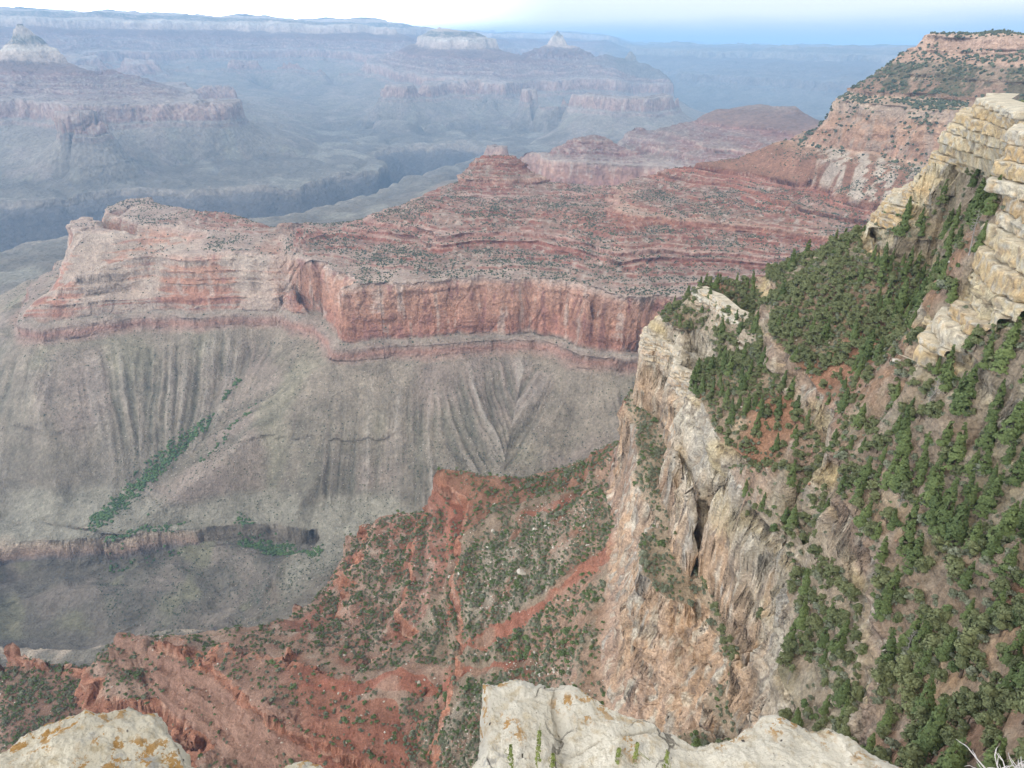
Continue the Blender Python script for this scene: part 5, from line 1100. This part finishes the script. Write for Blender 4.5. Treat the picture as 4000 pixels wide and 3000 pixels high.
def rim_block(name, outline, z0, centre, mat, label, cat='rock', depth=1.7, dome=.05, grooves=(), tilt=(0, 0), seed=0, nth=520, nr=110):
    """a block whose plan is the outline met at height z0; star-shaped about the centre"""
    P = np.array([pz(u, v, z0)[:2] for u, v in outline]); c = pz(*centre, z0)[:2]
    seg = np.linalg.norm(np.roll(P, -1, 0)-P, axis=1); cum = np.concatenate([[0], np.cumsum(seg)]); tt = np.linspace(0, cum[-1], nth, endpoint=False)
    Pc = np.vstack([P, P[:1]]); E = np.stack([np.interp(tt, cum, Pc[:, k]) for k in (0, 1)], 1)
    prof = [(s, 0, 0) for s in np.linspace(.02, .93, nr)]+[(.95, -.004, 0), (.975, -.012, 0), (.99, -.028, 0), (1.0, -.055, 0), (1.005, -.09, 0)]+[(1.005, -d, 0) for d in np.linspace(.12, depth, 60)]
    V = []
    for s, dz, _ in prof:
        q = c+(E-c)*s; V.append(np.column_stack([q, np.full(nth, z0+dz+dome*(1-s*s))]))
    V = np.array(V); X_, Y_, Z_ = V[..., 0], V[..., 1], V[..., 2]; sh = X_.shape
    f = lambda k, sd: pn3((X_*k).ravel()+seed, (Y_*k).ravel()+sd, (Z_*k).ravel(), 3+sd).reshape(sh)
    out_ = np.stack([(E-c)[:, 0], (E-c)[:, 1]], 1); out_ /= np.linalg.norm(out_, axis=1)[:, None]
    wall = np.array([1.0 if p[1] < -.02 else 0.0 for p in prof])[:, None]
    n = .045*f(2.2, 1)+.026*f(5, 2)+.015*f(12, 3)+.010*f(27, 4)+.006*f(60, 5)+.003*f(130, 7)
    ridge = .03*(.4-np.abs(f(3.6, 6)))-.02*np.maximum(0, .12-np.abs(f(2.0, 8)))*6*.4
    Z_ = Z_+(n+ridge)*(1-wall*.6)+tilt[0]*(X_-c[0])+tilt[1]*(Y_-c[1]); k = (n*1.6+.06*np.tanh(3*pn3((X_*1.2).ravel(), (Y_*1.2).ravel(), (Z_*7).ravel(), 8).reshape(sh)))*wall; k = np.where(wall > 0, k, n*.25)
    X_ = X_+out_[None, :, 0]*k; Y_ = Y_+out_[None, :, 1]*k
    for path, wd, dp in grooves:
        G = np.array([pz(u, v, z0)[:2] for u, v in path]); d = np.full(sh, 9.0); wob = .012*pn(X_*9, Y_*9, 5)
        for p, q in zip(G[:-1], G[1:]):
            e = q-p; t = np.clip(((X_-p[0])*e[0]+(Y_-p[1])*e[1])/(e@e), 0, 1); d = np.minimum(d, np.hypot(X_-p[0]-t*e[0], Y_-p[1]-t*e[1])+wob)
        Z_ = Z_-.45*dp*(1-smooth(wd*.15, wd*.6, d))*(1-wall)
    V = np.stack([X_, Y_, Z_], -1).reshape(-1, 3); m = len(prof); i = np.arange(m-1)[:, None]*nth; j = np.arange(nth)[None]; jn = (j+1) % nth
    F = np.stack([(i+j), (i+nth+j), (i+nth+jn), (i+jn)], -1).reshape(-1, 4)
    Vc = np.vstack([V, [[c[0], c[1], V[:nth, 2].mean()]]]); cap = np.stack([np.full(nth, len(V)), np.arange(nth), (np.arange(nth)+1) % nth, (np.arange(nth)+1) % nth], 1)
    o = quick_mesh(name, Vc, np.vstack([F, cap[:, [0, 1, 2, 2]]]) if False else F, mat, None, True); return tag(o, label, cat)
M_LS = limestone('cream_limestone', (.84, .775, .65)); M_LS2 = limestone('lichen_limestone', (.78, .71, .57), .46)
left_o = [(-60, 1672), (0, 1628), (21, 1608), (52, 1586), (87, 1570), (136, 1556), (150, 1549), (178, 1544), (185, 1536), (196, 1540), (224, 1545), (241, 1544), (266, 1531), (280, 1524), (297, 1525), (329, 1540), (346, 1556), (364, 1573), (378, 1591), (392, 1612), (402, 1633), (411, 1656), (416, 1700), (400, 1800), (300, 1930), (100, 1950), (-80, 1800)]
rim_block('limestone_boulder', left_o, -2.35, (190, 1740), M_LS2, 'rounded cream limestone boulder blotched with orange lichen at the lower left', seed=3, dome=.10)
rim_block('limestone_boulder', [(588, 1665), (595, 1656), (616, 1643), (637, 1636), (665, 1634), (686, 1637), (703, 1647), (714, 1657), (725, 1680), (720, 1760), (650, 1800), (590, 1750)], -2.5, (655, 1700), M_LS2, 'small cream rock top just showing at the bottom edge', seed=9, dome=.05, nth=300, nr=60)
rim_block('limestone_block', [(1055, 1502), (1090, 1496), (1131, 1490), (1165, 1496), (1195, 1504), (1192, 1530), (1196, 1560), (1202, 1600), (1200, 1650), (1206, 1720), (1200, 1850), (1060, 1850), (1035, 1720), (1043, 1660), (1050, 1590), (1053, 1530)], -2.75, (1128, 1640), M_LS, 'upright cream limestone block left of the rubble filled crack', seed=14, dome=.02, grooves=(([(1120, 1530), (1150, 1526), (1180, 1534)], .012, .02),), tilt=(0, .10))
slab_o = [(1207, 1502), (1216, 1491), (1242, 1497), (1259, 1514), (1289, 1531), (1348, 1561), (1391, 1572), (1420, 1589), (1446, 1591), (1484, 1609), (1510, 1606), (1539, 1601), (1582, 1584), (1607, 1572), (1629, 1565), (1643, 1546), (1660, 1547), (1684, 1550), (1718, 1561), (1760, 1570), (1794, 1570), (1824, 1582), (1845, 1597), (1862, 1625), (1892, 1640), (1930, 1659), (1990, 1720), (1980, 1850), (1700, 2000), (1400, 1980), (1240, 1850), (1228, 1720), (1224, 1640), (1218, 1600), (1212, 1560), (1205, 1530)]
rim_block('limestone_slab', slab_o, -2.75, (1530, 1790), M_LS, 'broad cream limestone slab with cracks and orange lichen, right of the crack', seed=22, dome=.02, nth=900, nr=150,
          grooves=(([(1225, 1640), (1300, 1615), (1390, 1607), (1440, 1590)], .016, .035), ([(1390, 1607), (1450, 1628), (1540, 1618), (1600, 1580), (1640, 1556)], .018, .03), ([(1240, 1605), (1270, 1603), (1300, 1622)], .010, .025), ([(1845, 1597), (1830, 1620), (1850, 1650)], .012, .03)), tilt=(0, .06))
for i, (u, v, s, lb) in enumerate(((1203, 1588, .030, 'small white stone wedged high in the crack'), (1208, 1604, .034, 'white stone in the middle of the crack'), (1212, 1628, .028, 'brown stone low in the crack'), (1214, 1648, .045, 'tan round stone at the foot of the crack'), (1201, 1560, .022, 'smallest pebble near the top of the crack'))):
    o = bpy.data.objects.new('pebble', (ST if i != 2 else STR)[i % 4]); C.objects.link(o); o.location = pz(u, v, -2.80); o.scale = (s,)*3; o.rotation_euler = (i, i*2, i*3); tag(o, lb, 'stone', 'stones in the crack')
crk = rim_block('limestone_ledge', [(1150, 1500), (1235, 1510), (1260, 1600), (1270, 1800), (1150, 1800), (1160, 1600)], -2.92, (1210, 1640), M_LS, 'shadowed rock floor of the crack between block and slab', seed=31, depth=1.2, nth=200, nr=40)
# the rock face that carries all this
def rock_face():
    zz = -np.concatenate([np.linspace(3.6, 12, 40), np.linspace(12.5, 150, 120)]); th = np.linspace(0, 2*np.pi, 240, endpoint=False); ZZ, TT = np.meshgrid(zz, th, indexing='ij')
    rr = 1.15+.46*(np.abs(ZZ)-3.6); x, y = rr*np.sin(TT), rr*np.cos(TT); s = np.clip(np.abs(ZZ)*.02, .06, 2)
    rr = rr+s*1.6*pn3((x*.5/s*.3).ravel(), (y*.5/s*.3).ravel(), (ZZ/s*.6).ravel(), 5).reshape(rr.shape); x, y = rr*np.sin(TT), rr*np.cos(TT)
    V = np.stack([x, y, ZZ], -1).reshape(-1, 3); V = np.vstack([V, [[0, 0, -3.5]]]); m, n = ZZ.shape; i = np.arange(m-1)[:, None]*n; j = np.arange(n)[None]; jn = (j+1) % n
    F = np.stack([i+j, i+n+j, i+n+jn, i+jn], -1).reshape(-1, 4)
    o = quick_mesh('rock_face', V, F, M_LS); tag(o, 'limestone cliff under the viewpoint', None, None, 'structure')
rock_face()
# flowering weeds on the slab
M_WEED = leaf_material('weed_leaves', (.13, .17, .045), (.24, .26, .085)); M_STEM = plain_material('weed_stem', (.28, .27, .12))
for i, (u, v0, v1, lb) in enumerate(((1102, 1668, 1612, 'short green weed stalk on the left block'), (1160, 1676, 1580, 'tallest green weed stalk, on the left block'), (1192, 1672, 1630, 'stubby green weed beside the crack'), (1331, 1660, 1617, 'weed stalk on the slab, left of a pair'), (1369, 1660, 1606, 'weed stalk on the slab, right of a pair'), (1434, 1672, 1624, 'weed stalk alone on the middle of the slab'))):
    b0 = pz(u, v0, -2.74); hh = .02
    while hh < .6 and project((b0+np.array([.0, 0, hh]))[None])[1][0] > v1: hh += .004
    R = np.random.default_rng(50+i); e = bpy.data.objects.new('weed', None); C.objects.link(e); e.location = b0; e.empty_display_size = .05; tag(e, lb, 'plant', 'weeds on the rim rock')
    path = [np.array([R.normal(0, .004)*k, R.normal(0, .004)*k, hh*k/6-.01]) for k in range(7)]; V, F = tube(path, [.0022*(1-.1*k) for k in range(7)], 5); quick_mesh('stem', V, F, M_STEM, None, True, e)
    n = int(40+hh*260); t = .15+.85*np.sqrt(R.random(n)); a = R.random(n)*6.28; rad = .004+.010*R.random(n)*(1.15-t); cen = np.stack([np.cos(a)*rad, np.sin(a)*rad, t*hh], 1)
    V, F = cards(cen, unit(np.stack([np.cos(a), np.sin(a), R.normal(.3, .4, n)], 1)), R.uniform(.004, .009, n), R); quick_mesh('leaves', V, F, M_WEED, None, False, e)
# bleached dead branch at the lower right corner
R = np.random.default_rng(77); parts = []; root = pz(2165, 1715, -2.6)
for k in range(13):
    a = R.uniform(-2.6, .6); P, q = limb((0, 0, 0), (math.cos(a)*.9, -.2*math.sin(a)+.3, .55+.5*R.random()), R.uniform(.13, .24), .0055, R, 6, .22); parts.append(tube(P, q, 5))
    for j in (2, 3, 4):
        P2, q2 = limb(P[j], (P[j]-P[j-1])/np.linalg.norm(P[j]-P[j-1])+R.normal(0, .7, 3), R.uniform(.03, .08), .0028, R, 4, .3); parts.append(tube(P2, q2, 4))
V, F = merge(parts); M_BL = plain_material('bleached_wood', (.52, .48, .45), .8, .2, 30)
o = quick_mesh('dead_branch', V, F, M_BL, None, True); o.location = root; tag(o, 'bleached spiky dead branch in the lower right corner', 'branch')
log('foreground')
# ------------------------------------------------------------------ the air: one closed box of thin haze
def haze_box():
    x0, x1, y0, y1, z0, z1 = -62000, 62000, -3000, 62000, -1750, 440
    v = np.array([(x, y, z) for x in (x0, x1) for y in (y0, y1) for z in (z0, z1)], float)
    f = np.array([(0, 1, 3, 2), (4, 6, 7, 5), (0, 4, 5, 1), (2, 3, 7, 6), (0, 2, 6, 4), (1, 5, 7, 3)])
    m = bpy.data.materials.new('haze'); m.use_nodes = True; t = m.node_tree; t.nodes.clear()
    o = N(t, 'ShaderNodeOutputMaterial'); p = N(t, 'ShaderNodeVolumePrincipled')
    p.inputs['Color'].default_value = (.365, .62, .95, 1); p.inputs['Density'].default_value = HAZE; p.inputs['Anisotropy'].default_value = 0.0
    p.inputs['Absorption Color'].default_value = (.01, .01, .01, 1)
    t.links.new(p.outputs[0], o.inputs['Volume'])
    ob = quick_mesh('haze', v, f, m, None, False); tag(ob, 'blue haze filling the air of the canyon', None, None, 'stuff')
HAZE = 5.6e-5
haze_box()
